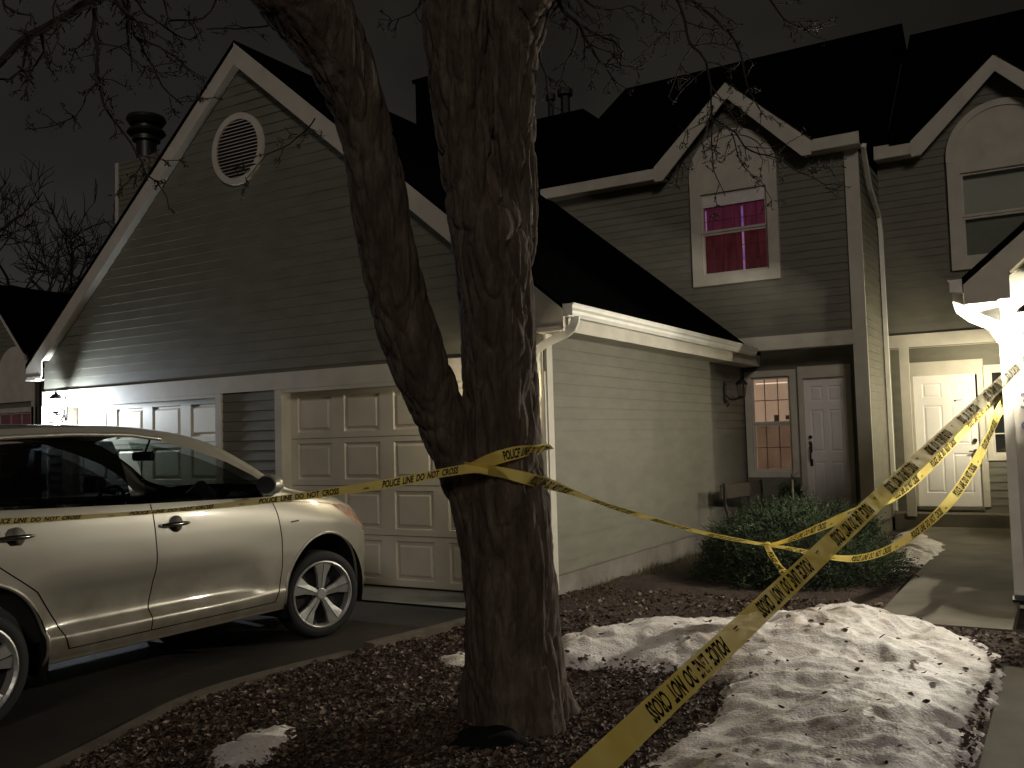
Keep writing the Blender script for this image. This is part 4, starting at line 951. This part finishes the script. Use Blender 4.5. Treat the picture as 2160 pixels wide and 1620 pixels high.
# panel gaps, lips, wheels, handles on both sides
def surf_tube(L, r_, name, material, parent, s=1, off=0.0, n=5, sub=8):
    bm = B(); S = []
    for (a, b_) in zip(L, L[1:]):
        for k in range(sub): t = k/sub; S.append((a[0]+(b_[0]-a[0])*t, a[1]+(b_[1]-a[1])*t))
    S.append(L[-1]); tube(bm, [(CX+s*(car_x(y, z)+off), y, z) for y, z in S], r_, n); return build(name, bm, material, parent, smooth=True)
gap_m = mat('panel_gap', (0.01, 0.009, 0.008), rough=0.9, spec=0.0)
for s in (1, -1):
    surf_tube(fdoor[:6][:], 0.0045, 'door_gap', gap_m, objs['front_door', s], s, -0.001)
    surf_tube(fdoor[6:], 0.0045, 'door_gap', gap_m, objs['front_door', s], s, -0.001)
    surf_tube(rdoor[6:], 0.0045, 'door_gap', gap_m, objs['rear_door', s], s, -0.001)
    surf_tube([fdoor[5], fdoor[6]], 0.004, 'door_gap', gap_m, objs['front_door', s], s, -0.001); surf_tube([rdoor[6], rdoor[5]], 0.004, 'door_gap', gap_m, objs['rear_door', s], s, -0.001)
    surf_tube([(5.06, 1.10), (5.25, 1.085), (5.5, 1.066), (5.74, 1.035)], 0.003, 'bonnet_gap', gap_m, body, s, -0.001)
    surf_tube([(5.22, 0.935), (5.30, 0.940)], 0.006, 'badge', black_m, body, s, 0.002)
    surf_tube([(a, z+0.012) for a, z in dlo_trim[7:12]], 0.016, 'roof_rail', paint_m, body, s, 0.004)
    for yc in (WF, WR):
        bm = B(); a_ = [(yc+AR*cos(t), WZ+.01+AR*1.04*sin(t)) for t in [(-0.15+k*(pi+0.3)/30) for k in range(31)]]
        tube(bm, [(CX+s*(car_x(y, z)-0.004), y, z) for y, z in a_], 0.013, 8); build('arch_lip', bm, paint_m, body, smooth=True)
        bm = B(); rg = []
        for xx in (0.915, 0.50): rg.append([bm.verts.new((CX+s*xx, yc+(AR-0.002)*cos(t), WZ+.01+(AR-.002)*1.04*sin(t))) for t in [(-0.3+k*(pi+0.6)/30) for k in range(31)]])
        for k in range(30): bm.faces.new((rg[0][k], rg[0][k+1], rg[1][k+1], rg[1][k]))
        bm.faces.new(rg[1]); build('wheel_well', bm, black_m, body)
        wl = bpy.data.objects.new('wheel', None); 
        bm = B(); lathe(bm, (0, 0, 0), [(0.20, -0.11), (0.315, -0.112), (0.333, -0.095), (0.338, -0.05), (0.338, 0.05), (0.334, 0.092), (0.318, 0.112), (0.285, 0.118), (0.262, 0.112), (0.255, 0.10), (0.250, 0.05), (0.2, 0.03)], 48, 'x', caps=False)
        ty = build('wheel', bm, rubber, None, smooth=True, autos=50)
        ty.location = (CX+s*0.80, yc, 0.336); ty.rotation_euler = (0, 0, (pi if s < 0 else 0) + (radians(-17) if yc == WF else 0)); bpy.context.view_layer.update()
        ty.parent = CAR; ty.matrix_parent_inverse = CAR.matrix_world.inverted(); bpy.context.view_layer.update()
        bm = B(); lathe(bm, (0, 0, 0), [(0.258, 0.100), (0.262, 0.118), (0.252, 0.122), (0.240, 0.108), (0.236, 0.05)], 48, 'x', caps=False)
        lathe(bm, (0, 0, 0), [(0.005, 0.098), (0.036, 0.098), (0.042, 0.090), (0.06, 0.082), (0.06, 0.05)], 24, 'x')
        for k in range(5):
            th = 2*pi*k/5+0.25; er = V((0, cos(th), sin(th))); et = V((0, -sin(th), cos(th)))
            for sg in (-1, 1):
                q = [(0.045, 0.002, .090), (0.045, 0.024, .086), (0.14, 0.038, .090), (0.246, 0.082, .102), (0.246, 0.004, .110), (0.15, 0.003, .098)]
                t1 = [er*r0+et*sg*tt+V((xx, 0, 0)) for r0, tt, xx in q]; prism(bm, t1 if sg > 0 else t1[::-1], (-0.03, 0, 0))
        rm = build('rim', bm, alloy, None, smooth=False); rm.parent = ty
        bm = B(); lathe(bm, (0, 0, 0), [(0.24, 0.0), (0.24, 0.03), (0.005, 0.04)], 32, 'x')
        for k in range(5): th = 2*pi*k/5+0.25+pi/5; tube(bm, [V((0.075, cos(th)*.055, sin(th)*.055)), V((0.090, cos(th)*.055, sin(th)*.055))], 0.010, 8)
        bk = build('brake_disc', bm, black_m, None); bk.parent = ty
    for nm, (ya, yb_, zz) in (('front_door', (4.03, 4.27, 1.02)), ('rear_door', (2.94, 3.18, 1.045))):
        ym = (ya+yb_)/2; bm = B(); x_ = car_x(ym, zz)
        L = [(ya, -.002), (ya+.03, .022), (ym, .034), (yb_-.03, .026), (yb_, -.002)]
        S_ = spline([(q[0], q[1], 0) for q in L], 0.012); n = len(S_)
        tube(bm, [(CX+s*(x_+q[1]), q[0], zz) for q in S_], [0.008+0.008*sin(pi*i/(n-1)) for i in range(n)], 10)
        build('handle', bm, chrome, objs[nm, s], smooth=True)
        bm = B(); lathe(bm, (0, 0, 0), [(0.002, 0.0), (0.04, 0.002), (0.056, 0.0075)], 28, 'x')
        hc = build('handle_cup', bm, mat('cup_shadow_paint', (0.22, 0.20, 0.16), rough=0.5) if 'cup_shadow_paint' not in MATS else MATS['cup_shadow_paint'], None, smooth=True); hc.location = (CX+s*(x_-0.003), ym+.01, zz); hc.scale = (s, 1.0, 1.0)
        bpy.context.view_layer.update(); hc.parent = objs[nm, s]
    # mirror
    bm = B(); bmesh.ops.create_uvsphere(bm, u_segments=24, v_segments=14, radius=1)
    for v in bm.verts:
        x, y, z = v.co; y2 = y if y > -0.25 else -0.25
        v.co = V((CX+s*(1.02+0.105*x*(1-.15*max(0, -x))), 4.90+0.11*y2, 1.235+0.075*z*(1+.12*x)))
    build('mirror', bm, paint_m, CAR, smooth=True, autos=40)
    bm = B(); tube(bm, [(CX+s*0.86, 5.0, 1.16), (CX+s*0.95, 4.93, 1.185)], 0.022, 8); lathe(bm, (CX+s*1.02, 4.865, 1.235), [(0.001, 0), (0.001, 0)], 4)
    q = [(CX+s*(1.02+0.092*cos(2*pi*k/20)), 4.868, 1.235+0.062*sin(2*pi*k/20)) for k in range(20)]; prism(bm, q, (0, -0.003, 0)); build('mirror_glass', bm, black_m, CAR)
bm = B()
for z in (0.645, 0.68, 0.715): box(bm, CX-.46, CX+.46, 6.40, 6.47, z-.006, z+.006)
build('grille_bar', bm, chrome, body)
bm = B(); box(bm, CX-.26, CX+.26, 6.468, 6.478, .46, .57); build('number_plate', bm, trim_m, body)
# cabin
bm = B(); box(bm, CX-.80, CX+.80, 2.5, 5.2, 0.40, 0.46); box(bm, CX-.84, CX-.80, 2.5, 5.2, 0.42, 1.12); box(bm, CX+.80, CX+.84, 2.5, 5.2, 0.42, 1.12); build('cabin_floor', bm, dark_m, CAR)
bm = B(); prism(bm, [(CX-.78, 4.72, .75), (CX-.78, 4.70, 1.08), (CX-.78, 4.80, 1.14), (CX-.78, 5.22, 1.10), (CX-.78, 5.22, .7)], (1.56, 0, 0)); tube(bm, [(CX+.35, 4.82, 1.13), (CX+.35, 4.85, 1.17), (CX+.35, 4.9, 1.12)], 0.10, 10); build('dashboard', bm, dark_m, CAR)
bm = B(); tube(bm, [(CX-.38+0.185*cos(t), 4.58+0.06*sin(t), 1.06+0.175*sin(t)) for t in [2*pi*k/24 for k in range(25)]], 0.014, 6); build('steering_wheel', bm, black_m, CAR)
def softbox(bm, x0, x1, y0, y1, z0, z1, lean=0, r=0.05):
    b2 = B(); box(b2, x0, x1, y0, y1, z0, z1); bmesh.ops.bevel(b2, geom=b2.edges[:], offset=r, segments=3, affect='EDGES')
    for v in b2.verts: v.co.y -= lean*(v.co.z-z0)
    me = bpy.data.meshes.new('t'); b2.to_mesh(me); bm.from_mesh(me); b2.free(); bpy.data.meshes.remove(me)
for sx in (-1, 1):
    bm = B(); xc = CX+sx*0.38; softbox(bm, xc-.25, xc+.25, 3.72, 4.25, .46, .66); softbox(bm, xc-.24, xc+.24, 3.62, 3.78, .55, 1.22, 0.22); softbox(bm, xc-.13, xc+.13, 3.44, 3.55, 1.235, 1.42, 0.1, 0.04); build('seat', bm, seat_m, CAR)
bm = B(); softbox(bm, CX-.66, CX+.66, 2.7, 2.85, .5, 1.18, 0.2); softbox(bm, CX-.66, CX+.66, 2.8, 3.3, .45, .66); build('rear_seat', bm, seat_m, CAR)
bm = B(); softbox(bm, CX-.125, CX+.125, 4.60, 4.63, 1.43, 1.50, 0, 0.012); tube(bm, [(CX, 4.62, 1.47), (CX, 4.68, 1.60)], 0.008, 6); tube(bm, [(CX, 4.60, 1.43), (CX, 4.60, 1.30)], 0.003, 5); bmesh.ops.create_icosphere(bm, subdivisions=2, radius=0.014, matrix=Matrix.Translation((CX, 4.60, 1.285))); build('rear_view_mirror', bm, black_m, CAR)

# ------------------------------------------------------------------ bushes, bench
def sprays(bm, tones, c, rx, ry, h, n, seed, L0=0.09, bl=0.028):
    R_ = random.Random(seed)
    for k in range(n):
        th = R_.random()*2*pi; u = R_.random(); ph = math.asin(min(1, u**0.8)); q = V((cos(ph)*cos(th), cos(ph)*sin(th), sin(ph)))
        bump = 1+0.26*noise.noise(q*2.2+V((seed, 0, 0)))+0.12*noise.noise(q*5.5+V((0, seed, 0))); d_ = R_.uniform(0.62, 1.0)**0.5*bump
        p = V((c[0]+q.x*rx*d_, c[1]+q.y*ry*d_, c[2]+max(0.02, q.z*h*d_))); a = (V((q.x, q.y, q.z*0.5+0.35))+V((R_.gauss(0, .45), R_.gauss(0, .45), R_.gauss(0, .35)))).normalized()
        L = L0*R_.uniform(.6, 1.4); t = min(1, max(0, R_.gauss(0.45, 0.2)))
        for j in range(7):
            b0 = p+a*L*j/7; sd = V((R_.gauss(0, 1), R_.gauss(0, 1), R_.gauss(0, 1))); sd = (sd-a*sd.dot(a)).normalized()
            tip = b0+(a*0.9+sd*0.8)*bl*R_.uniform(.7, 1.5); w_ = a.cross(sd)*0.0045
            bm.faces.new([bm.verts.new(b0-w_), bm.verts.new(b0+w_), bm.verts.new(tip)]); tones.append(min(1, max(0, t+R_.gauss(0, .12))))
jun_m = litter_mat('juniper_green', [(0, (0.005, 0.010, 0.003)), (0.5, (0.015, 0.030, 0.006)), (1, (0.045, 0.072, 0.014))])
def bush(name, label, c, rx, ry, h, n, seed, **kw):
    o = thing(name, label, 'shrub', c); bm = B(); tn = []; sprays(bm, tn, c, rx, ry, h, n, seed, **kw)
    f_ = build('foliage', bm, jun_m, o, recalc=False); with_tone(f_, tn)
    bm = B(); bmesh.ops.create_icosphere(bm, subdivisions=4, radius=1)
    for v in bm.verts:
        q = v.co.normalized(); k_ = (1+0.26*noise.noise(q*2.2+V((seed, 0, 0)))+0.12*noise.noise(q*5.5+V((0, seed, 0))))*0.70; v.co = V((c[0]+q.x*rx*k_, c[1]+q.y*ry*k_, c[2]+max(-.02, q.z)*h*k_))
    build('branches', bm, mat('bush_core', (0.015, 0.018, 0.008), rough=1) if 'bush_core' not in MATS else MATS['bush_core'], o, smooth=True); return o
bush('juniper_bush', 'wide low dark green evergreen bush beside the path, behind the knotted tapes', (-2.46, 9.65, 0), 0.98, 0.9, 0.73, 8500, 3, L0=0.14)
bush('small_evergreen', 'small dark evergreen standing under the tan-lit ground floor window', (-3.32, 13.0, 0.1), 0.24, 0.22, 0.72, 900, 8, L0=0.07)
bm = B(); tube(bm, [(-3.24, 12.78, 0.1), (-3.24, 12.78, 0.86)], 0.012, 8); pm = build('garden_stake', bm, trim_m); tag(pm, 'thin pale stake upright at the small evergreen by the porch', 'stake')
BN = thing('garden_bench', 'old dark bench with a plank back by the garage siding, half behind the bush', 'bench', (-3.60, 12.3, 0), radians(-12))
wood_m = mat('old_wood', (0.06, 0.045, 0.03), (0.03, 0.022, 0.016), rough=0.8, scale=12, stretch=(8, 1, 8))
def bpart(name, fn, mt_): bm = B(); fn(bm); o = build(name, bm, mt_); o.parent = BN; return o
bpart('backrest', lambda bm: (box(bm, -0.22, -0.195, -0.55, 0.55, 0.66, 0.84)), wood_m)
bpart('seat', lambda bm: [box(bm, -0.16+0.12*k, -0.055+0.12*k, -0.55, 0.55, 0.40, 0.425) for k in range(4)], wood_m)
for yy in (-0.5, 0.5):
    bpart('leg', lambda bm, yy=yy: (rect_tube(bm, [(-0.19, yy, 0.86), (-0.185, yy, 0.60), (-0.14, yy, 0.40), (-0.2, yy, 0.0)], 0.03, 0.03, (0, 1, 0)), rect_tube(bm, [(-0.14, yy, 0.385), (0.26, yy, 0.385), (0.30, yy, 0.0)], 0.03, 0.03, (0, 1, 0))), iron_m)

# ------------------------------------------------------------------ police tape
tape_m, nt, b = newmat('tape_plastic'); out = nt.nodes['Material Output']
tc = node(nt, 'ShaderNodeTexCoord'); nz = node(nt, 'ShaderNodeTexNoise'); nz.inputs['Scale'].default_value = 7; nt.links.new(tc.outputs['Object'], nz.inputs['Vector'])
rp = ramp(nt, [(0.3, (0.93, 0.73, 0.16)), (0.7, (1.0, 0.82, 0.26))]); nt.links.new(nz.outputs['Fac'], rp.inputs[0]); nt.links.new(rp.outputs[0], b.inputs['Base Color']); b.inputs['Roughness'].default_value = 0.65; b.inputs['Specular IOR Level'].default_value = 0.06
tl = node(nt, 'ShaderNodeBsdfTranslucent'); nt.links.new(rp.outputs[0], tl.inputs[0]); mx = node(nt, 'ShaderNodeMixShader'); mx.inputs[0].default_value = 0.22
tr_ = node(nt, 'ShaderNodeBsdfTransparent'); mx2 = node(nt, 'ShaderNodeMixShader'); mx2.inputs[0].default_value = 0.13
nt.links.new(b.outputs[0], mx.inputs[1]); nt.links.new(tl.outputs[0], mx.inputs[2]); nt.links.new(mx.outputs[0], mx2.inputs[1]); nt.links.new(tr_.outputs[0], mx2.inputs[2]); nt.links.new(mx2.outputs[0], out.inputs[0])
ink_m = mat('tape_ink', (0.015, 0.014, 0.01), rough=0.9, spec=0.03)
WT = 0.078
def ribbon(name, label, pts, text0=0.1, rep=0.72, flip=False, width=WT, group='strands of police tape', wrinkle=0.0, txt=True, side_=1):
    # pts: (x, y, z, twist in degrees away from facing the viewpoint side)
    S = spline(pts, 0.02); n = len(S); C = [V(s[:3]) for s in S]; W = []
    for i, s in enumerate(S):
        t = (C[min(i+1, n-1)]-C[max(i-1, 0)]).normalized(); vd = (C[i]-EYE).normalized(); w_ = vd.cross(t).normalized()
        W.append(Matrix.Rotation(radians(s[3]), 3, t) @ w_)
    Ls = [0.0]
    for i in range(1, n): Ls.append(Ls[-1]+(C[i]-C[i-1]).length)
    def ev(l, v, off=0.0):
        l = max(0, min(Ls[-1]-1e-6, l)); lo, hi = 0, n-1
        while hi-lo > 1:
            m_ = (lo+hi)//2
            if Ls[m_] <= l: lo = m_
            else: hi = m_
        f_ = (l-Ls[lo])/max(1e-9, Ls[hi]-Ls[lo]); c = C[lo].lerp(C[hi], f_); w_ = W[lo].lerp(W[hi], f_).normalized(); t = (C[hi]-C[lo]).normalized(); nn = t.cross(w_).normalized()
        cup = wrinkle*(noise.noise(V((l*9, v*3, 1)))+0.5*noise.noise(V((l*25, v*4, 2))))+0.10*width*(1-(2*v)**2)*noise.noise(V((l*1.3, 7, 0)))
        return c+w_*v*width+nn*(off+cup)
    bm = B(); NV = 6; rows = []
    for i in range(n): rows.append([bm.verts.new(ev(Ls[i], j/NV-0.5)) for j in range(NV+1)])
    for i in range(n-1):
        for j in range(NV): bm.faces.new((rows[i][j], rows[i][j+1], rows[i+1][j+1], rows[i+1][j]))
    o = build(name, bm, tape_m, smooth=True, recalc=False); tag(o, label, 'police tape', group)
    if txt:
        bm = B(); vs, fs = text2d('POLICE  LINE  DO  NOT  CROSS', bold=0.03); xw = max(v[0] for v in vs); hh = 0.72
        l0 = text0; TL = rep*0.64
        s2, f2_ = text2d('xxxxxx', bold=0.0); xw2 = max(v[0] for v in s2)
        while l0 < Ls[-1]+TL:
            for (vv, ff, xw_, a, ll, hs, vo) in ((vs, fs, xw, l0, TL, 0.70, -0.34),):
                for off in (0.0016, -0.0016):
                    idx = [None]*len(vv); ok = {}
                    for f_ in ff:
                        co = []
                        for q in f_:
                            x, y = vv[q]; u = x/xw_; v = (y/hh)*hs+vo
                            l = a-u*ll if flip else a+u*ll
                            if not flip: v = -v
                            if l < 0 or l > Ls[-1]: co = None; break
                            co.append((l, v))
                        if co: face(bm, [ev(l, v, off) for l, v in co])
            # small maker's mark between the lines of text
            m0 = l0+rep*0.11 if flip else l0+TL+rep*0.06
            for off in (0.0016, -0.0016):
                for bx0, bx1, by0, by1 in ((0, .030, -.22, -.16), (0.004, .026, -.10, -.07)):
                    if 0 < m0 < Ls[-1]-0.05: face(bm, [ev(m0+x_, (y_ if flip else -y_), off) for x_, y_ in ((bx0, by0), (bx1, by0), (bx1, by1), (bx0, by1))])
            l0 += rep
        if len(bm.faces): build('printed_text', bm, ink_m, o, recalc=False)
        else: bm.free()
    return o
def tpt(x, y, d, tw=0): q = at(x, y, d); return (q.x, q.y, q.z, tw)
A0 = at(1180, 1690, 2.15); A1 = at(2165, 757, 7.3); dA = A1-A0; A2 = A0+dA*((8.99-A0.y)/dA.y)
mid = lambda t, sag=0.0: tuple(A0.lerp(A2, t)+V((0, 0, -sag*4*t*(1-t))))
ribbon('police_tape', 'widest strand of yellow police tape, running diagonally up to the right nearest the viewer', [(*mid(0), 10), (*mid(.25, .0), 8), (*mid(.5), -6), (*mid(.75), 12), (*mid(1), 30)], text0=0.92, rep=0.755, flip=True, wrinkle=0.0035)
D0 = 4.70
ribbon('police_tape', 'strand of police tape running left from the trunk across the side of the car', [tpt(1030, 990, D0-.05, 48), tpt(1000, 987, D0-.05, 50), tpt(930, 998, D0-.03, 56), tpt(830, 1018, D0, 52), tpt(700, 1038, D0, 58), tpt(560, 1056, D0-.05, 66), tpt(370, 1076, D0-.1, 74), tpt(150, 1092, D0-.2, 72), tpt(0, 1100, D0-.3, 64), tpt(-200, 1106, D0-.4, 60)], text0=0.55, rep=0.62, flip=True)
ribbon('police_tape', 'short upper wrap of police tape slanting up round the right of the tree trunk', [tpt(985, 992, D0+.02, 50), tpt(1005, 983, D0-.025, 45), tpt(1045, 967, D0-.045, 32), tpt(1090, 955, D0-.03, 35), tpt(1125, 950, D0+.05, 48), tpt(1146, 948, D0+.16, 40), tpt(1154, 950, D0+.30, 60)], text0=0.22, rep=0.6, wrinkle=0.003)
ribbon('police_tape', 'strand of police tape from the trunk down past the siding to the knot', [tpt(985, 985, D0+.0, 52), tpt(1005, 988, D0-.035, 50), tpt(1060, 997, D0-.05, 48), tpt(1115, 1010, D0-.03, 38), tpt(1150, 1020, D0+.12, 35), tpt(1200, 1037, D0+.3, 60), tpt(1260, 1058, D0+.5, 74), tpt(1320, 1078, D0+.7, 68), tpt(1440, 1113, D0+1.15, 74), tpt(1530, 1134, D0+1.45, 70), tpt(1620, 1150, 6.5, 76)], text0=0.36, rep=0.62)
ribbon('police_tape', 'strand of police tape rising from the knot over the bush behind the widest strand', [tpt(1620, 1150, 6.5, 76), tpt(1660, 1140, 6.6, 66), tpt(1720, 1116, 6.75, 48), tpt(1790, 1087, 6.9, 28), tpt(1850, 1062, 7.1, 20), tpt(1895, 1040, 7.3, 20), tpt(1960, 985, 7.6, 25), tpt(2060, 880, 8.0, 35), tpt(2150, 790, 8.5, 40), tpt(2200, 745, 8.75, 40)], text0=0.2, rep=0.62, wrinkle=0.003)
ribbon('police_tape', 'looping strand of police tape hanging below the widest strand and rising to the right', [tpt(1620, 1150, 6.5, 76), tpt(1680, 1160, 6.6, 68), tpt(1750, 1174, 6.7, 60), tpt(1805, 1178, 6.8, 50), tpt(1862, 1164, 6.9, 48), tpt(1920, 1132, 7.0, 40), tpt(1980, 1082, 7.15, 25), tpt(2020, 1036, 7.3, 12), tpt(2060, 972, 7.5, 18), tpt(2088, 915, 7.7, 55), tpt(2105, 872, 7.9, 30), tpt(2130, 830, 8.1, 20), tpt(2165, 785, 8.4, 30), tpt(2200, 750, 8.7, 30)], text0=0.16, rep=0.60, wrinkle=0.003)
ribbon('police_tape', 'short loose tail of police tape hanging down from the knot', [tpt(1618, 1150, 6.48, 60), tpt(1628, 1172, 6.48, 55), tpt(1644, 1195, 6.5, 60), tpt(1664, 1216, 6.5, 40)], text0=0.05, rep=0.6, wrinkle=0.004)
bm = B(); bmesh.ops.create_icosphere(bm, subdivisions=3, radius=0.024)
for v in bm.verts: v.co *= 1+0.5*noise.noise(v.co*60)
kn = build('tape_knot', bm, tape_m, smooth=True); kn.location = at(1620, 1150, 6.49); tag(kn, 'small knot joining the police tape strands over the evergreen bush', 'knot')

# ------------------------------------------------------------------ lights
def point(name, loc, power, color, r=0.035):
    l = bpy.data.lights.new(name, 'POINT'); l.energy = power; l.color = color; l.shadow_soft_size = r
    o = bpy.data.objects.new(name, l); o.location = loc; COL.objects.link(o); return o
SUN = bpy.data.lights.new('lamp_fill', 'SUN'); SUN.energy = 0.31; SUN.angle = radians(12); SUN.color = (1.0, 0.89, 0.80)  # dim directional fill added in place of unseen low lamps behind the viewpoint
so = bpy.data.objects.new('lamp_fill', SUN); COL.objects.link(so)  # added night fill in place of unseen low lamps, no real sun
so.rotation_euler = (V((-0.48, 0.77, -0.40))).to_track_quat('-Z', 'Y').to_euler()
w = bpy.data.worlds.new('World'); scene.world = w; w.use_nodes = True; nt = w.node_tree; bg = nt.nodes['Background']
tc = node(nt, 'ShaderNodeTexCoord'); sp = node(nt, 'ShaderNodeSeparateXYZ'); nt.links.new(tc.outputs['Generated'], sp.inputs[0])
rp = ramp(nt, [(0.0, (0.010, 0.009, 0.008)), (0.5, (0.024, 0.0228, 0.0222)), (0.60, (0.021, 0.0197, 0.0178)), (0.72, (0.0115, 0.0105, 0.0085)), (1.0, (0.007, 0.0064, 0.0052))])
ma = node(nt, 'ShaderNodeMath', operation='MULTIPLY_ADD'); ma.inputs[1].default_value = 0.5; ma.inputs[2].default_value = 0.56
mb = node(nt, 'ShaderNodeMath', operation='MULTIPLY_ADD'); mb.inputs[1].default_value = 0.16   # darker towards +X
nt.links.new(sp.outputs['Z'], ma.inputs[0]); nt.links.new(sp.outputs['X'], mb.inputs[0]); nt.links.new(ma.outputs[0], mb.inputs[2])
nt.links.new(mb.outputs[0], rp.inputs[0])
nz = node(nt, 'ShaderNodeTexNoise'); nz.inputs['Scale'].default_value = 2.2; nz.inputs['Detail'].default_value = 5
r3 = ramp(nt, [(0.34, (0.55, 0.55, 0.58)), (0.66, (1.45, 1.42, 1.36))]); nt.links.new(tc.outputs['Generated'], nz.inputs['Vector']); nt.links.new(nz.outputs['Fac'], r3.inputs[0])
mx = node(nt, 'ShaderNodeMix', data_type='RGBA', blend_type='MULTIPLY'); mx.inputs[0].default_value = 1; nt.links.new(rp.outputs[0], mx.inputs[6]); nt.links.new(r3.outputs[0], mx.inputs[7])
nt.links.new(mx.outputs[2], bg.inputs[0]); bg.inputs[1].default_value = 0.60

def litglass(color):
    nm = 'lit_glass_%02d%02d' % (color[1]*99, color[2]*99)
    if nm in MATS: return MATS[nm]
    mt, nt, b = newmat(nm); nt.nodes.remove(b); out = nt.nodes['Material Output']
    tr = node(nt, 'ShaderNodeBsdfTransparent'); em = node(nt, 'ShaderNodeEmission'); em.inputs[0].default_value = (*color, 1); em.inputs[1].default_value = 40
    mx = node(nt, 'ShaderNodeMixShader'); mx.inputs[0].default_value = 0.35
    nt.links.new(tr.outputs[0], mx.inputs[1]); nt.links.new(em.outputs[0], mx.inputs[2]); nt.links.new(mx.outputs[0], out.inputs[0]); return mt
def lantern(label, base, out, lit=None, color=(1, 0.85, 0.55), group='wall lanterns', tail=True, emit=12, scale=1.0, arm=0.20):
    # base: point on the wall; out: direction away from the wall
    o = thing('wall_lantern', label, 'lantern', base, group=group); base = V(base); out = V(out).normalized(); side = out.cross(V((0, 0, 1)))
    c = base+out*arm*scale
    bm = B()
    def ob(bm, a0, a1, s0, s1, z0, z1):
        prism(bm, [base+out*a0+side*s0+V((0, 0, z0)), base+out*a0+side*s1+V((0, 0, z0)), base+out*a1+side*s1+V((0, 0, z0)), base+out*a1+side*s0+V((0, 0, z0))], (0, 0, z1-z0))
    ob(bm, 0, 0.02, -0.04, 0.04, -0.14, 0.10)
    tube(bm, [base+V((0, 0, 0.17)), base+out*0.012+V((0, 0, 0.10))], [0.004, 0.03], 8)
    if tail:
        tube(bm, [base+out*0.015+V((0, 0, -0.02)), base+out*0.07+V((0, 0, -0.09)), base+out*0.13+V((0, 0, -0.10)), base+out*arm*scale+V((0, 0, -0.07))], 0.013, 8)
        tube(bm, [base+out*0.02+V((0, 0, -0.10)), base+out*0.06+V((0, 0, -0.16)), base+out*0.03+V((0, 0, -0.20))], [0.016, 0.014, 0.006], 8)
    build('bracket', bm, iron_m, o)
    bm = B()
    lathe(bm, c, [(0.075, 0.115), (0.088, 0.11), (0.075, 0.14), (0.045, 0.17), (0.02, 0.18), (0.014, 0.205), (0.004, 0.22)], 16); build('cap', bm, iron_m, o)
    bm = B(); lathe(bm, c, [(0.008, -0.085), (0.03, -0.075), (0.05, -0.062), (0.05, -0.048)], 14)
    for k in range(6): a = 2*pi*k/6; tube(bm, [c+V((cos(a)*.048, sin(a)*.048, -.05)), c+V((cos(a)*.075, sin(a)*.075, .115))], 0.004, 5)
    build('cage', bm, iron_m, o)
    bm = B(); rings = []
    for r_, h in ((0.045, -0.045), (0.072, 0.112)): rings.append([bm.verts.new(c+V((cos(2*pi*k/12)*r_, sin(2*pi*k/12)*r_, h))) for k in range(12)])
    for k in range(12): bm.faces.new((rings[0][k], rings[0][(k+1) % 12], rings[1][(k+1) % 12], rings[1][k]))
    build('glass', bm, (litglass(color) if lit else glassu_m), o)
    if lit:
        bm = B(); bmesh.ops.create_icosphere(bm, subdivisions=2, radius=0.026)
        bmesh.ops.translate(bm, verts=bm.verts, vec=c+V((0, 0, 0.02)))
        build('bulb', bm, emis('bulb_glow_%d' % len(MATS), color, emit), o, smooth=True)
        point('lantern_light', c+V((0, 0, 0.02)), lit, color, 0.06 if scale > 1.3 else 0.028)
    return o
LP = dict(left=430, hid=190, right=2700, porch=800)
lantern('lit cool white lantern under the left eave of the big garage', (-11.42, 7.55, 2.10), (0, -1, 0), LP['left'], (0.80, 0.90, 1.0), emit=400, arm=0.10, scale=1.4)
lantern('lit lantern on the garage corner hidden behind the tree trunk', (-4.50, 7.56, 2.0), (0, -1, 0), LP['hid'], (1.0, 0.87, 0.60), emit=60)
lantern('very bright lantern on the garage front at the far right edge', (-0.235, 9.07, 2.33), (0, -1, 0), LP['right'], (1.0, 0.94, 0.79), emit=400, arm=0.32)
lantern('unlit black lantern on the siding near the tan-lit window', (-4.155, 12.85, 2.08), (1, 0, 0), None, scale=1.25)
lantern('glowing porch lantern beside the white front door, partly behind tape', (-0.45, 14.3, 2.02), (-1, 0, 0), LP['porch'], (1.0, 0.90, 0.64), emit=60)

scene.view_settings.view_transform = 'Standard'; scene.view_settings.look = 'None'; scene.view_settings.exposure = 0.55; scene.view_settings.gamma = 1
scene.cycles.use_denoising = True; scene.cycles.max_bounces = 5; scene.cycles.transparent_max_bounces = 12
scene.cycles.caustics_reflective = False; scene.cycles.caustics_refractive = False
